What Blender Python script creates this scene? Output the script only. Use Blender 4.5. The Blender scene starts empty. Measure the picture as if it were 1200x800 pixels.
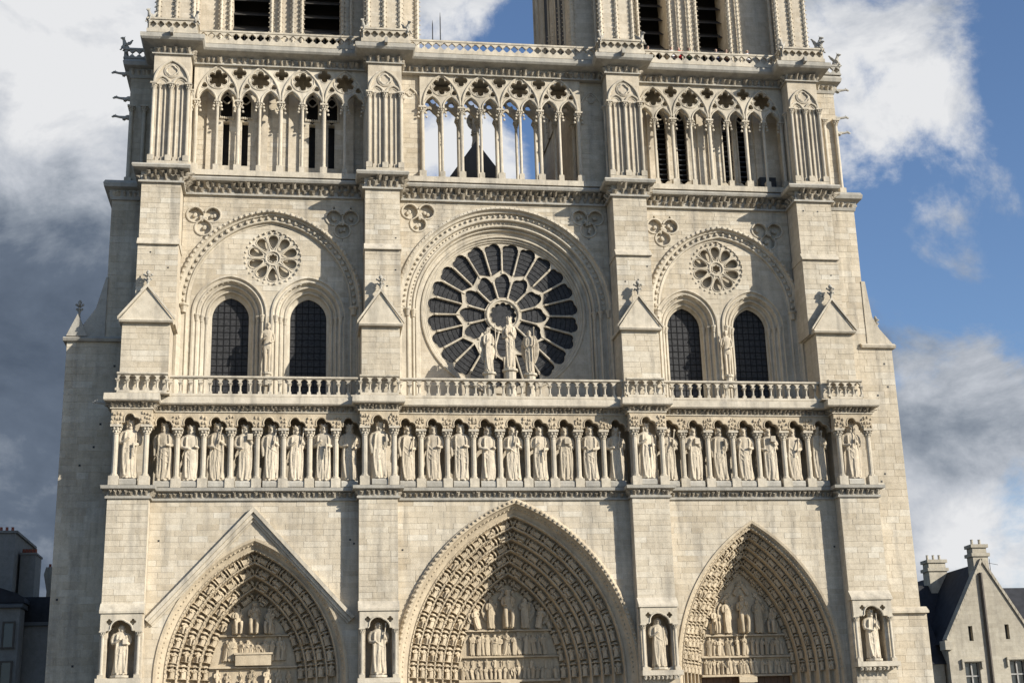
import bpy, math, random
from mathutils import Vector, Matrix
from mathutils.geometry import tessellate_polygon

RND = random.Random(11)
scene = bpy.context.scene
COL = scene.collection
PI = math.pi

# ---------------------------------------------------------------- camera
cam_data = bpy.data.cameras.new("camera")
cam = bpy.data.objects.new("camera", cam_data)
COL.objects.link(cam)
cam_data.sensor_fit = 'HORIZONTAL'
cam_data.sensor_width = 36.0
cam_data.lens = 1645.42 / 1200.0 * 36.0
cam_data.clip_start = 0.5
cam_data.clip_end = 5000.0
_r, _u, _f = (0.98913739, -0.14415072, -0.02877128), (-0.01423468, -0.28874503, 0.9573002), (0.14630308, 0.94649188, 0.28766045)
cam.matrix_world = Matrix(((_r[0], _u[0], -_f[0], -12.225), (_r[1], _u[1], -_f[1], -80.092),
                           (_r[2], _u[2], -_f[2], 1.6), (0, 0, 0, 1)))
scene.camera = cam
scene.render.engine = 'CYCLES'
scene.render.resolution_x, scene.render.resolution_y = 1024, 682

# ---------------------------------------------------------------- light
SUN_AZ, SUN_EL = math.radians(51.5), math.radians(24)      # to the right of the facade's normal, above the horizon
to_sun = Vector((math.sin(SUN_AZ) * math.cos(SUN_EL), -math.cos(SUN_AZ) * math.cos(SUN_EL), math.sin(SUN_EL)))
sl = bpy.data.lights.new("sun", 'SUN')
sl.energy = 5.0
sl.angle = math.radians(0.55)
sl.color = (1.0, 0.945, 0.845)
so = bpy.data.objects.new("sun", sl)
COL.objects.link(so)
so.rotation_euler = (-to_sun).to_track_quat('-Z', 'Y').to_euler()
so.location = (60, -90, 90)

vs = scene.view_settings
vs.view_transform = 'Standard'
vs.look = 'None'
vs.exposure = 0.48
vs.gamma = 1.0
vs.use_curve_mapping = False

# ---------------------------------------------------------------- sky
world = bpy.data.worlds.new("World")
scene.world = world
world.use_nodes = True
wn = world.node_tree
wn.nodes.clear()


def N(nt, kind, **kw):
    n = nt.nodes.new(kind)
    for k, v in kw.items():
        if k == 'inp':
            for a, b in v.items():
                n.inputs[a].default_value = b
        else:
            setattr(n, k, v)
    return n


def L(nt, a, b):
    nt.links.new(a, b)


def math_(nt, op, a, b=None, clamp=False):
    n = nt.nodes.new('ShaderNodeMath')
    n.operation = op
    n.use_clamp = clamp
    for i, s in enumerate((a, b)):
        if s is None:
            continue
        if isinstance(s, (int, float)):
            n.inputs[i].default_value = s
        else:
            nt.links.new(s, n.inputs[i])
    return n.outputs[0]


def ramp(nt, fac, stops, interp='LINEAR'):
    n = nt.nodes.new('ShaderNodeValToRGB')
    n.color_ramp.interpolation = interp
    e = n.color_ramp.elements
    while len(e) < len(stops):
        e.new(0.5)
    for i, (p, c) in enumerate(stops):
        e[i].position = p
        e[i].color = (c[0], c[1], c[2], 1) if not isinstance(c, (int, float)) else (c, c, c, 1)
    if fac is not None:
        nt.links.new(fac, n.inputs[0])
    return n.outputs[0]


def mixc(nt, fac, a, b, blend='MIX'):
    n = nt.nodes.new('ShaderNodeMix')
    n.data_type = 'RGBA'
    n.blend_type = blend
    n.clamp_result = False
    for sock, s in ((n.inputs[0], fac), (n.inputs[6], a), (n.inputs[7], b)):
        if isinstance(s, (int, float)):
            sock.default_value = s
        elif isinstance(s, tuple):
            sock.default_value = (s[0], s[1], s[2], 1)
        else:
            nt.links.new(s, sock)
    return n.outputs[2]


def noise(nt, vec, scale, detail=5, rough=0.55, dist=0.0, out=0):
    n = nt.nodes.new('ShaderNodeTexNoise')
    n.inputs['Scale'].default_value = scale
    n.inputs['Detail'].default_value = detail
    n.inputs['Roughness'].default_value = rough
    n.inputs['Distortion'].default_value = dist
    if vec is not None:
        nt.links.new(vec, n.inputs['Vector'])
    return n.outputs[out]


def mapping(nt, vec, scale=(1, 1, 1), loc=(0, 0, 0)):
    n = nt.nodes.new('ShaderNodeMapping')
    n.inputs['Scale'].default_value = scale
    n.inputs['Location'].default_value = loc
    nt.links.new(vec, n.inputs['Vector'])
    return n.outputs[0]


sky = N(wn, 'ShaderNodeTexSky', sky_type='NISHITA')
sky.sun_disc = False
sky.sun_elevation = SUN_EL
sky.sun_rotation = math.radians(180) - SUN_AZ
sky.altitude = 50
sky.air_density = 1.0
sky.dust_density = 0.6
sky.ozone_density = 2.0
tc = N(wn, 'ShaderNodeTexCoord')
dirv = tc.outputs['Generated']


def lobe(d, a0, a1):
    """1 within a0 degrees of direction d, falling to 0 at a1 degrees"""
    v = N(wn, 'ShaderNodeVectorMath', operation='DOT_PRODUCT')
    L(wn, dirv, v.inputs[0])
    v.inputs[1].default_value = Vector(d).normalized()
    m = N(wn, 'ShaderNodeMapRange', interpolation_type='SMOOTHSTEP')
    m.inputs['From Min'].default_value = math.cos(math.radians(a1))
    m.inputs['From Max'].default_value = math.cos(math.radians(a0))
    L(wn, v.outputs['Value'], m.inputs['Value'])
    return m.outputs[0]


# cover: broken cumulus everywhere, a heavy bank filling the left, clear blue on the right
nz = noise(wn, mapping(wn, dirv, (4.4, 4.4, 5.4), (3.1, 0.4, 1.7)), 2.0, 11, 0.62, 0.25)
cov = math_(wn, 'MULTIPLY', nz, 1.34)
for d, a0, a1, w in (((-0.32, 0.90, 0.30), 8, 26, 0.70), ((0.373, 0.806, 0.455), 0.3, 6.5, 0.28), ((0.42, 0.82, 0.39), 0.3, 4.0, 0.20),
                     ((0.46, 0.875, 0.155), 1.5, 8.0, 0.42), ((0.115, 0.905, 0.40), 0, 3.4, 0.36), ((0.09, 0.845, 0.525), 0, 4.5, 0.34),
                     ((0.42, 0.85, 0.29), 0.5, 5.5, 0.03), ((0.17, 0.87, 0.47), 0, 4, -0.08), ((0.50, 0.76, 0.40), 1, 5, -0.15)):
    cov = math_(wn, 'ADD', cov, math_(wn, 'MULTIPLY', lobe(d, a0, a1), w))
mask = N(wn, 'ShaderNodeMapRange', interpolation_type='SMOOTHSTEP')
mask.inputs['From Min'].default_value = 0.79
mask.inputs['From Max'].default_value = 1.04
L(wn, cov, mask.inputs['Value'])
# brightness of the cloud: thick parts grey, rims and tops white
n2 = noise(wn, mapping(wn, dirv, (5, 5, 7), (9.2, 4.4, 0.3)), 1.9, 10, 0.62, 0.3)
br = math_(wn, 'ADD', math_(wn, 'MULTIPLY', n2, 1.45), -0.19)
for d, a0, a1, w in (((-0.19, 0.953, 0.24), 3, 11, -0.34), ((-0.181, 0.914, 0.36), 1, 5, 0.06), ((-0.169, 0.865, 0.475), 2, 8, 0.32),
                     ((0.447, 0.875, 0.20), 1, 6.0, 0.10), ((0.455, 0.884, 0.12), 0.5, 3.5, 0.34), ((0.40, 0.82, 0.40), 1, 9, 0.30), ((0.09, 0.845, 0.525), 1, 6, 0.3),
                     ((0.119, 0.905, 0.405), 1, 5, 0.5)):
    br = math_(wn, 'ADD', br, math_(wn, 'MULTIPLY', lobe(d, a0, a1), w))
cc = ramp(wn, br, [(0.0, (1.1, 1.45, 2.05)), (0.28, (1.7, 2.15, 2.9)), (0.5, (3.7, 4.2, 4.95)), (0.72, (6.8, 7.2, 7.9)), (0.95, (10.5, 10.6, 10.8))])
skyc = mixc(wn, 1.0, sky.outputs[0], (1.52, 1.66, 1.90), 'MULTIPLY')
mixed = mixc(wn, mask.outputs[0], skyc, cc)
bg = N(wn, 'ShaderNodeBackground')
bg.inputs['Strength'].default_value = 0.055
L(wn, mixed, bg.inputs['Color'])
wo = N(wn, 'ShaderNodeOutputWorld')
L(wn, bg.outputs[0], wo.inputs['Surface'])

# ---------------------------------------------------------------- materials
MAT = {}


def new_mat(name):
    m = bpy.data.materials.new(name)
    m.use_nodes = True
    nt = m.node_tree
    b = nt.nodes['Principled BSDF']
    MAT[name] = m
    return m, nt, b


def bump(nt, b, h, strength=0.3, dist=0.02):
    n = nt.nodes.new('ShaderNodeBump')
    n.inputs['Strength'].default_value = strength
    n.inputs['Distance'].default_value = dist
    nt.links.new(h, n.inputs['Height'])
    nt.links.new(n.outputs[0], b.inputs['Normal'])


def stone_mat(name, cols, var=1.0, grime=0.35, grime_col=(0.20, 0.185, 0.16), bstr=0.35, courses=None):
    m, nt, b = new_mat(name)
    geo = N(nt, 'ShaderNodeNewGeometry')
    oi = N(nt, 'ShaderNodeObjectInfo')
    pos = geo.outputs['Position']
    if courses:
        bk = N(nt, 'ShaderNodeTexBrick')
        bk.offset = 0.37
        bk.inputs['Scale'].default_value = 1.0
        bk.inputs['Mortar Size'].default_value = 0.012
        bk.inputs['Brick Width'].default_value = courses * 2.7
        bk.inputs['Row Height'].default_value = courses
        bk.inputs['Color1'].default_value = (0.25, 0.25, 0.25, 1)
        bk.inputs['Color2'].default_value = (0.9, 0.9, 0.9, 1)
        bk.inputs['Mortar'].default_value = (0.1, 0.1, 0.1, 1)
        sx = N(nt, 'ShaderNodeSeparateXYZ')
        L(nt, pos, sx.inputs[0])
        cb = N(nt, 'ShaderNodeCombineXYZ')
        L(nt, math_(nt, 'ADD', sx.outputs[0], sx.outputs[1]), cb.inputs[0])
        L(nt, sx.outputs[2], cb.inputs[1])
        L(nt, cb.outputs[0], bk.inputs['Vector'])
        rnd = bk.outputs['Color']
    else:
        rnd = math_(nt, 'FRACT', math_(nt, 'ADD', math_(nt, 'MULTIPLY', geo.outputs['Random Per Island'], 3.71), oi.outputs['Random']))
    k = len(cols) - 1
    base = ramp(nt, rnd, [(i / k, c) for i, c in enumerate(cols)])
    big = noise(nt, mapping(nt, pos, (0.16, 0.16, 0.22)), 1.0, 4, 0.55)
    base = mixc(nt, 1.0, base, ramp(nt, big, [(0.30, (0.86, 0.85, 0.83)), (0.70, (1.10, 1.10, 1.09))]), 'MULTIPLY')
    st = noise(nt, mapping(nt, pos, (1.7, 1.7, 0.16), (2, 5, 1)), 1.0, 6, 0.62)
    g = ramp(nt, st, [(0.47, 0.0), (0.72, 1.0)])
    base = mixc(nt, math_(nt, 'MULTIPLY', g, grime), base, grime_col)
    mid = noise(nt, pos, 2.6, 6, 0.65)
    base = mixc(nt, 1.0, base, ramp(nt, mid, [(0.28, (0.84, 0.83, 0.81)), (0.72, (1.12, 1.12, 1.12))]), 'MULTIPLY')
    fine = noise(nt, pos, 17.0, 5, 0.65)
    base = mixc(nt, 1.0, base, ramp(nt, fine, [(0.25, (0.86, 0.86, 0.86)), (0.75, (1.11, 1.11, 1.11))]), 'MULTIPLY')
    L(nt, base, b.inputs['Base Color'])
    b.inputs['Roughness'].default_value = 0.92
    b.inputs['Specular IOR Level'].default_value = 0.2
    bump(nt, b, math_(nt, 'ADD', fine, math_(nt, 'MULTIPLY', mid, 1.6)), bstr, 0.03)
    return m


stone_mat('limestone', [(0.445, 0.382, 0.288), (0.525, 0.463, 0.365), (0.475, 0.412, 0.316), (0.54, 0.483, 0.388), (0.50, 0.437, 0.34), (0.57, 0.522, 0.435)], grime=0.62)
stone_mat('limestone_courses', [(0.45, 0.39, 0.30), (0.51, 0.445, 0.35), (0.56, 0.50, 0.405)], courses=0.36)
stone_mat('limestone_trim', [(0.49, 0.435, 0.345), (0.53, 0.475, 0.385)], grime=0.65)
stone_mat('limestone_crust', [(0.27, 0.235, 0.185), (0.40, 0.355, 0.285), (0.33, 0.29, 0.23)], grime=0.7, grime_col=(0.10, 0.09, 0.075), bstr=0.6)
stone_mat('limestone_carved', [(0.46, 0.395, 0.30), (0.56, 0.49, 0.385), (0.50, 0.43, 0.33)], grime=0.45, bstr=0.5)
stone_mat('limestone_portal', [(0.42, 0.35, 0.25), (0.52, 0.44, 0.325), (0.46, 0.385, 0.28)], grime=0.45, grime_col=(0.16, 0.13, 0.10), bstr=0.5)
stone_mat('limestone_weathered', [(0.34, 0.32, 0.28), (0.42, 0.395, 0.345)], grime=0.6, grime_col=(0.2, 0.195, 0.18))
stone_mat('mortar', [(0.58, 0.525, 0.43), (0.62, 0.56, 0.47)], grime=0.2, bstr=0.2)
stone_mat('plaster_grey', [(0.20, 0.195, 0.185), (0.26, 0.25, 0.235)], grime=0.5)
stone_mat('house_stone', [(0.33, 0.30, 0.245), (0.38, 0.345, 0.28), (0.42, 0.385, 0.315)], grime=0.4, courses=0.4)


def plain(name, col, rough=0.6, nscale=3.0, lo=0.75, hi=1.2, metal=0.0, spec=0.4, stretch=(1, 1, 1), bs=0.15):
    m, nt, b = new_mat(name)
    geo = N(nt, 'ShaderNodeNewGeometry')
    nzz = noise(nt, mapping(nt, geo.outputs['Position'], stretch), nscale, 5, 0.6)
    c = mixc(nt, 1.0, col, ramp(nt, nzz, [(0.25, lo), (0.75, hi)]), 'MULTIPLY')
    L(nt, c, b.inputs['Base Color'])
    b.inputs['Roughness'].default_value = rough
    b.inputs['Metallic'].default_value = metal
    b.inputs['Specular IOR Level'].default_value = spec
    bump(nt, b, nzz, bs, 0.02)
    return m


plain('glass', (0.034, 0.034, 0.035), 0.55, 7.0, 0.45, 1.7, spec=0.15, bs=0.3)
plain('lead', (0.014, 0.014, 0.015), 0.7, spec=0.1)
plain('painted_void', (0.012, 0.011, 0.010), 0.9)
plain('louvre_wood_void_dark', (0.03, 0.027, 0.024), 0.8, 5.0)
plain('slate', (0.022, 0.023, 0.027), 0.7, 2.0, 0.6, 1.5, spec=0.25)
plain('lead_roof', (0.085, 0.088, 0.088), 0.6, 1.0)
plain('oak', (0.10, 0.055, 0.03), 0.6, 6.0, stretch=(1, 1, 0.15))
plain('iron', (0.02, 0.02, 0.02), 0.5)
plain('terracotta', (0.33, 0.09, 0.05), 0.8)
plain('bare_wood', (0.09, 0.075, 0.06), 0.8)
plain('paving', (0.10, 0.095, 0.088), 0.85, 0.7)
plain('window_glass', (0.03, 0.035, 0.04), 0.15, 2.0, spec=0.6)
plain('white_paint', (0.30, 0.29, 0.27), 0.5)
plain('skin', (0.50, 0.33, 0.25), 0.6)
for nm, c in (('cloth_red', (0.55, 0.02, 0.03)), ('cloth_navy', (0.03, 0.04, 0.09)), ('cloth_white', (0.65, 0.65, 0.66)), ('cloth_brown', (0.16, 0.10, 0.07)),
              ('cloth_denim', (0.06, 0.09, 0.16)), ('cloth_green', (0.08, 0.14, 0.08)), ('hair_dark', (0.025, 0.018, 0.013)), ('hair_blond', (0.50, 0.37, 0.19))):
    plain(nm, c, 0.85)


# ---------------------------------------------------------------- mesh tools
class MB:
    """collects shapes and links them as one mesh object"""

    def __init__(s):
        s.v, s.f = [], []

    def add(s, vs_, fs):
        o = len(s.v)
        s.v.extend(vs_)
        s.f.extend(tuple(i + o for i in f) for f in fs)

    def box(s, x0, x1, y0, y1, z0, z1):
        s.add([(x0, y0, z0), (x1, y0, z0), (x1, y1, z0), (x0, y1, z0), (x0, y0, z1), (x1, y0, z1), (x1, y1, z1), (x0, y1, z1)], BOXF)

    def trap(s, a0, a1, b0, b1, z0, z1, y0, y1):
        """prism whose front is the trapezoid a0..a1 at z0, b0..b1 at z1"""
        s.add([(a0, y0, z0), (a1, y0, z0), (a1, y1, z0), (a0, y1, z0), (b0, y0, z1), (b1, y0, z1), (b1, y1, z1), (b0, y1, z1)], BOXF)

    def prism(s, poly, y0, y1):
        n = len(poly)
        ar = sum(poly[i][0] * poly[(i + 1) % n][1] - poly[(i + 1) % n][0] * poly[i][1] for i in range(n))
        if ar < 0:
            poly = poly[::-1]
        vs_ = [(x, y0, z) for x, z in poly] + [(x, y1, z) for x, z in poly]
        s.add(vs_, [tuple(range(n)), tuple(range(2 * n - 1, n - 1, -1))] + [(i, i + n, (i + 1) % n + n, (i + 1) % n) for i in range(n)])

    def prism_x(s, poly, x0, x1):
        """poly in (y,z) extruded along x"""
        n = len(poly)
        vs_ = [(x0, y, z) for y, z in poly] + [(x1, y, z) for y, z in poly]
        s.add(vs_, [tuple(range(n)), tuple(range(2 * n - 1, n - 1, -1))] + [(i, i + n, (i + 1) % n + n, (i + 1) % n) for i in range(n)])

    def plate(s, outer, holes, y0, y1):
        loops = [outer] + holes
        tris = tessellate_polygon([[Vector((x, z, 0)) for x, z in lp] for lp in loops])
        flat = [p for lp in loops for p in lp]
        n = len(flat)
        vs_ = [(x, y0, z) for x, z in flat] + [(x, y1, z) for x, z in flat]
        fs = []
        for t in tris:
            a, b, c = (flat[i] for i in t)
            cr = (b[0] - a[0]) * (c[1] - a[1]) - (b[1] - a[1]) * (c[0] - a[0])
            t = tuple(t) if cr > 0 else tuple(t)[::-1]
            fs.append(t)
            fs.append(tuple(i + n for i in t[::-1]))
        o = 0
        for lp in loops:
            m = len(lp)
            for i in range(m):
                j = (i + 1) % m
                fs.append((o + i, o + i + n, o + j + n, o + j))
            o += m
        s.add(vs_, fs)

    def loft(s, rings, cap=True, closed=True):
        n = len(rings[0])
        vs_ = [p for r in rings for p in r]
        fs = []
        m = n if closed else n - 1
        for k in range(len(rings) - 1):
            for i in range(m):
                j = (i + 1) % n
                fs.append((k * n + i, k * n + j, (k + 1) * n + j, (k + 1) * n + i))
        if cap:
            fs.append(tuple(range(n - 1, -1, -1)))
            fs.append(tuple(range((len(rings) - 1) * n, len(rings) * n)))
        s.add(vs_, fs)

    def lathe(s, prof, cx=0, cy=0, n=8, cz=0):
        s.loft([[(cx + r * math.cos(2 * PI * i / n), cy + r * math.sin(2 * PI * i / n), cz + z) for i in range(n)] for r, z in prof])

    def tube(s, path, r, n=6, closed=False):
        P = [Vector(p) for p in path]
        k = len(P)
        rings = []
        for i, p in enumerate(P):
            a = P[i - 1] if (i > 0 or closed) else p
            c = P[(i + 1) % k] if (i < k - 1 or closed) else p
            t = (c - a)
            if t.length < 1e-9:
                t = Vector((0, 0, 1))
            t.normalize()
            ref = Vector((0, 1, 0)) if abs(t.y) < 0.85 else Vector((1, 0, 0))
            u = t.cross(ref).normalized()
            w = u.cross(t).normalized()
            rr = r[i] if isinstance(r, (list, tuple)) else r
            rings.append([tuple(p + (u * math.cos(2 * PI * q / n) + w * math.sin(2 * PI * q / n)) * rr) for q in range(n)])
        if closed:
            rings.append(rings[0])
            s.loft(rings, cap=False)
        else:
            s.loft(rings)

    def ell(s, c, r, n=8, m=6):
        rings = []
        for k in range(m + 1):
            ph = -PI / 2 + PI * k / m
            cr = max(math.cos(ph), 0.04)
            rings.append([(c[0] + r[0] * cr * math.cos(2 * PI * i / n), c[1] + r[1] * cr * math.sin(2 * PI * i / n), c[2] + r[2] * math.sin(ph)) for i in range(n)])
        s.loft(rings)

    def plan(s, path, prof):
        """sweep a closed (out, z) profile along a plan polyline running left to right along the facade"""
        k = len(path)
        nr = []
        for i in range(k - 1):
            dx, dy = path[i + 1][0] - path[i][0], path[i + 1][1] - path[i][1]
            l_ = math.hypot(dx, dy)
            nr.append((dy / l_, -dx / l_))
        rings = []
        for i in range(k):
            a = nr[max(i - 1, 0)]
            b = nr[min(i, k - 2)]
            q = 1 + a[0] * b[0] + a[1] * b[1]
            mx, my = (a[0] + b[0]) / q, (a[1] + b[1]) / q
            rings.append([(path[i][0] + o * mx, path[i][1] + o * my, z) for o, z in prof])
        s.loft(rings)

    def grid(s, paths):
        s.loft(paths, cap=False, closed=False)

    def mesh(s, name, smooth=False):
        me = bpy.data.meshes.new(name)
        me.from_pydata(s.v, [], s.f)
        if smooth:
            me.polygons.foreach_set('use_smooth', [True] * len(me.polygons))
        me.update()
        return me

    def build(s, name, mat, parent=None, smooth=False):
        return link(name, s.mesh(name, smooth), mat, parent)


BOXF = [(0, 1, 5, 4), (1, 2, 6, 5), (2, 3, 7, 6), (3, 0, 4, 7), (4, 5, 6, 7), (3, 2, 1, 0)]


def link(name, me, mat=None, parent=None, loc=None, rot=None, scale=None, mtx=None):
    o = bpy.data.objects.new(name, me)
    COL.objects.link(o)
    if mat and not me.materials:
        me.materials.append(MAT[mat])
    if parent is not None:
        o.parent = parent
    if mtx is not None:
        o.matrix_local = mtx
    if loc:
        o.location = loc
    if rot:
        o.rotation_euler = rot
    if scale:
        o.scale = scale
    return o


def empty(name, loc=(0, 0, 0)):
    o = bpy.data.objects.new(name, None)
    COL.objects.link(o)
    o.location = loc
    o.empty_display_size = 0.5
    return o


def tag(o, label=None, cat=None, group=None, kind=None):
    for k, v in (('label', label), ('category', cat), ('group', group), ('kind', kind)):
        if v:
            o[k] = v
    return o


class Arch:
    """pointed (or round) arch: centre x, springing height, half width, rise"""

    def __init__(s, cx, zs, a, h):
        s.cx, s.zs, s.a, s.h = cx, zs, a, h
        s.R = (a * a + h * h) / (2 * a)
        s.c = s.R - a

    def pts(s, d=0.0, z0=None, n=14):
        r = s.R - d
        th = math.acos(max(-1, min(1, s.c / r)))
        left = [(s.cx + s.c - r * math.cos(th * i / n), s.zs + r * math.sin(th * i / n)) for i in range(n + 1)]
        right = [(2 * s.cx - x, z) for x, z in left[:-1]][::-1]
        p = left + right
        if z0 is not None:
            p = [(p[0][0], z0)] + p + [(p[-1][0], z0)]
        return p

    def arclen(s, d):
        r = s.R - d
        return r * math.acos(s.c / r)

    def at(s, d, l_, side):
        """point and tangent (towards the apex) at length l_ above the springing"""
        r = s.R - d
        ph = l_ / r
        x = s.cx + side * (-s.c + r * math.cos(ph))
        return x, s.zs + r * math.sin(ph), (-side * math.sin(ph), math.cos(ph)), (-side * math.cos(ph), -math.sin(ph))

    def span(s, z, d=0.0):
        if z <= s.zs:
            return (s.cx - s.a + d, s.cx + s.a - d)
        r = s.R - d
        q = r * r - (z - s.zs) ** 2
        if q <= 0:
            return None
        w = math.sqrt(q) - s.c
        return (s.cx - w, s.cx + w) if w > 0 else None


class Circle:
    def __init__(s, cx, cz, r):
        s.cx, s.cz, s.r = cx, cz, r

    def span(s, z):
        q = s.r ** 2 - (z - s.cz) ** 2
        return (s.cx - math.sqrt(q), s.cx + math.sqrt(q)) if q > 0 else None


class Rect:
    def __init__(s, x0, x1, z0, z1):
        s.x0, s.x1, s.z0, s.z1 = x0, x1, z0, z1
        s.cx = (x0 + x1) / 2

    def span(s, z):
        return (s.x0, s.x1) if s.z0 <= z <= s.z1 else None


class Lancet:
    """arched opening with a sill"""

    def __init__(s, cx, zsill, zs, a, h):
        s.A = Arch(cx, zs, a, h)
        s.cx, s.zsill = cx, zsill

    def span(s, z):
        return s.A.span(z) if z >= s.zsill else None


def circ(cx, cz, r, n=32):
    return [(cx + r * math.cos(2 * PI * i / n), cz + r * math.sin(2 * PI * i / n)) for i in range(n)]


def foil(cx, cz, r, lobes, depth=0.32, n=32, rot=PI / 2):
    p = []
    for i in range(n):
        t = 2 * PI * i / n
        q = abs(math.cos(lobes * (t - rot) / 2))
        rr = r * (1 - depth * (1 - q ** 0.55))
        p.append((cx + rr * math.cos(t), cz + rr * math.sin(t)))
    return p


def p3(p, y):
    return [(x, y, z) for x, z in p]


STONES = []          # (parent, quad a0,a1,b0,b1,z0,z1, y0,y1, rect?)


def ashlar(parent_mb, x0, x1, z0, z1, yf, openings=(), outer=None, h=0.335, lmin=0.55, lmax=1.45, thick=0.3, tagname=None, gap=0.016, back=None):
    """courses of stone between x0 and x1 (or inside `outer`), leaving the openings free; the joints' bed goes to parent_mb"""
    n = max(1, round((z1 - z0) / h))
    hh = (z1 - z0) / n
    yb = yf + (back if back else thick + 0.3)
    g = gap / 2
    for c in range(n):
        za, zb = z0 + c * hh, z0 + (c + 1) * hh
        if outer:
            oa, ob = outer.span(za), outer.span(zb)
            if oa is None:
                continue
            if ob is None:
                ob = (outer.cx, outer.cx)
        else:
            oa = ob = (x0, x1)
        cuts = []
        for o in openings:
            a, b = o.span(za), o.span(zb)
            if a is None and b is None:
                m_ = o.span((za + zb) / 2)
                if m_ is None:
                    continue
                a = b = m_
            if a is None:
                a = (o.cx, o.cx) if not isinstance(o, Rect) else b
            if b is None:
                b = (o.cx, o.cx) if not isinstance(o, Rect) else a
            cuts.append((o.cx, a, b))
        cuts.sort(key=lambda t: t[0])
        segs = []
        la, lb = oa[0], ob[0]
        for _, a, b in cuts:
            segs.append((la, a[0], lb, b[0]))
            la, lb = a[1], b[1]
        segs.append((la, oa[1], lb, ob[1]))
        for (a0, a1, b0, b1) in segs:
            if a1 - a0 < 0.01 and b1 - b0 < 0.01:
                continue
            a1, b1 = max(a1, a0 + 0.001), max(b1, b0 + 0.001)
            parent_mb.trap(a0, a1, b0, b1, za, zb, yf + 0.012, yb)
            lo, hi = max(a0, b0), min(a1, b1)
            xs = []
            if hi - lo > lmin:
                x = lo + RND.uniform(0.25, 1.0) * lmax * 0.8
                while x < hi - lmin * 0.6:
                    xs.append(x)
                    x += RND.uniform(lmin, lmax)
            bounds = [(a0, b0)] + [(x, x) for x in xs] + [(a1, b1)]
            for i in range(len(bounds) - 1):
                (pa, pb), (qa, qb) = bounds[i], bounds[i + 1]
                if qa - pa < 0.06 and qb - pb < 0.06:
                    continue
                pr = RND.uniform(-0.006, 0.008)
                STONES.append((tagname, pa + g, max(qa - g, pa + g + .001), pb + g, max(qb - g, pb + g + .001), za + g, zb - g, yf - pr, yf + thick,
                               abs(pa - pb) < 1e-6 and abs(qa - qb) < 1e-6))

# ---------------------------------------------------------------- carved figures (unit height, facing -y)
def remeshed(mb, name, voxel, smooth=True):
    me = mb.mesh(name + '_raw')
    o = bpy.data.objects.new('tmp', me)
    COL.objects.link(o)
    md = o.modifiers.new('r', 'REMESH')
    md.mode = 'VOXEL'
    md.voxel_size = voxel
    dg = bpy.context.evaluated_depsgraph_get()
    dg.update()
    out = bpy.data.meshes.new_from_object(o.evaluated_get(dg))
    out.name = name
    bpy.data.objects.remove(o)
    bpy.data.meshes.remove(me)
    out.polygons.foreach_set('use_smooth', [smooth] * len(out.polygons))
    return out


ROBE = [(0.015, .122, .088), (0.06, .122, .092), (0.18, .114, .088), (0.34, .108, .082), (0.48, .110, .080), (0.58, .104, .076), (0.66, .112, .080),
        (0.74, .132, .084), (0.79, .132, .074), (0.825, .105, .062), (0.845, .055, .05), (0.87, .042, .043)]


def robe_at(z):
    for i in range(len(ROBE) - 1):
        a, b = ROBE[i], ROBE[i + 1]
        if a[0] <= z <= b[0]:
            t = (z - a[0]) / (b[0] - a[0])
            return a[1] + (b[1] - a[1]) * t, a[2] + (b[2] - a[2]) * t
    return ROBE[-1][1:]


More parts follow.
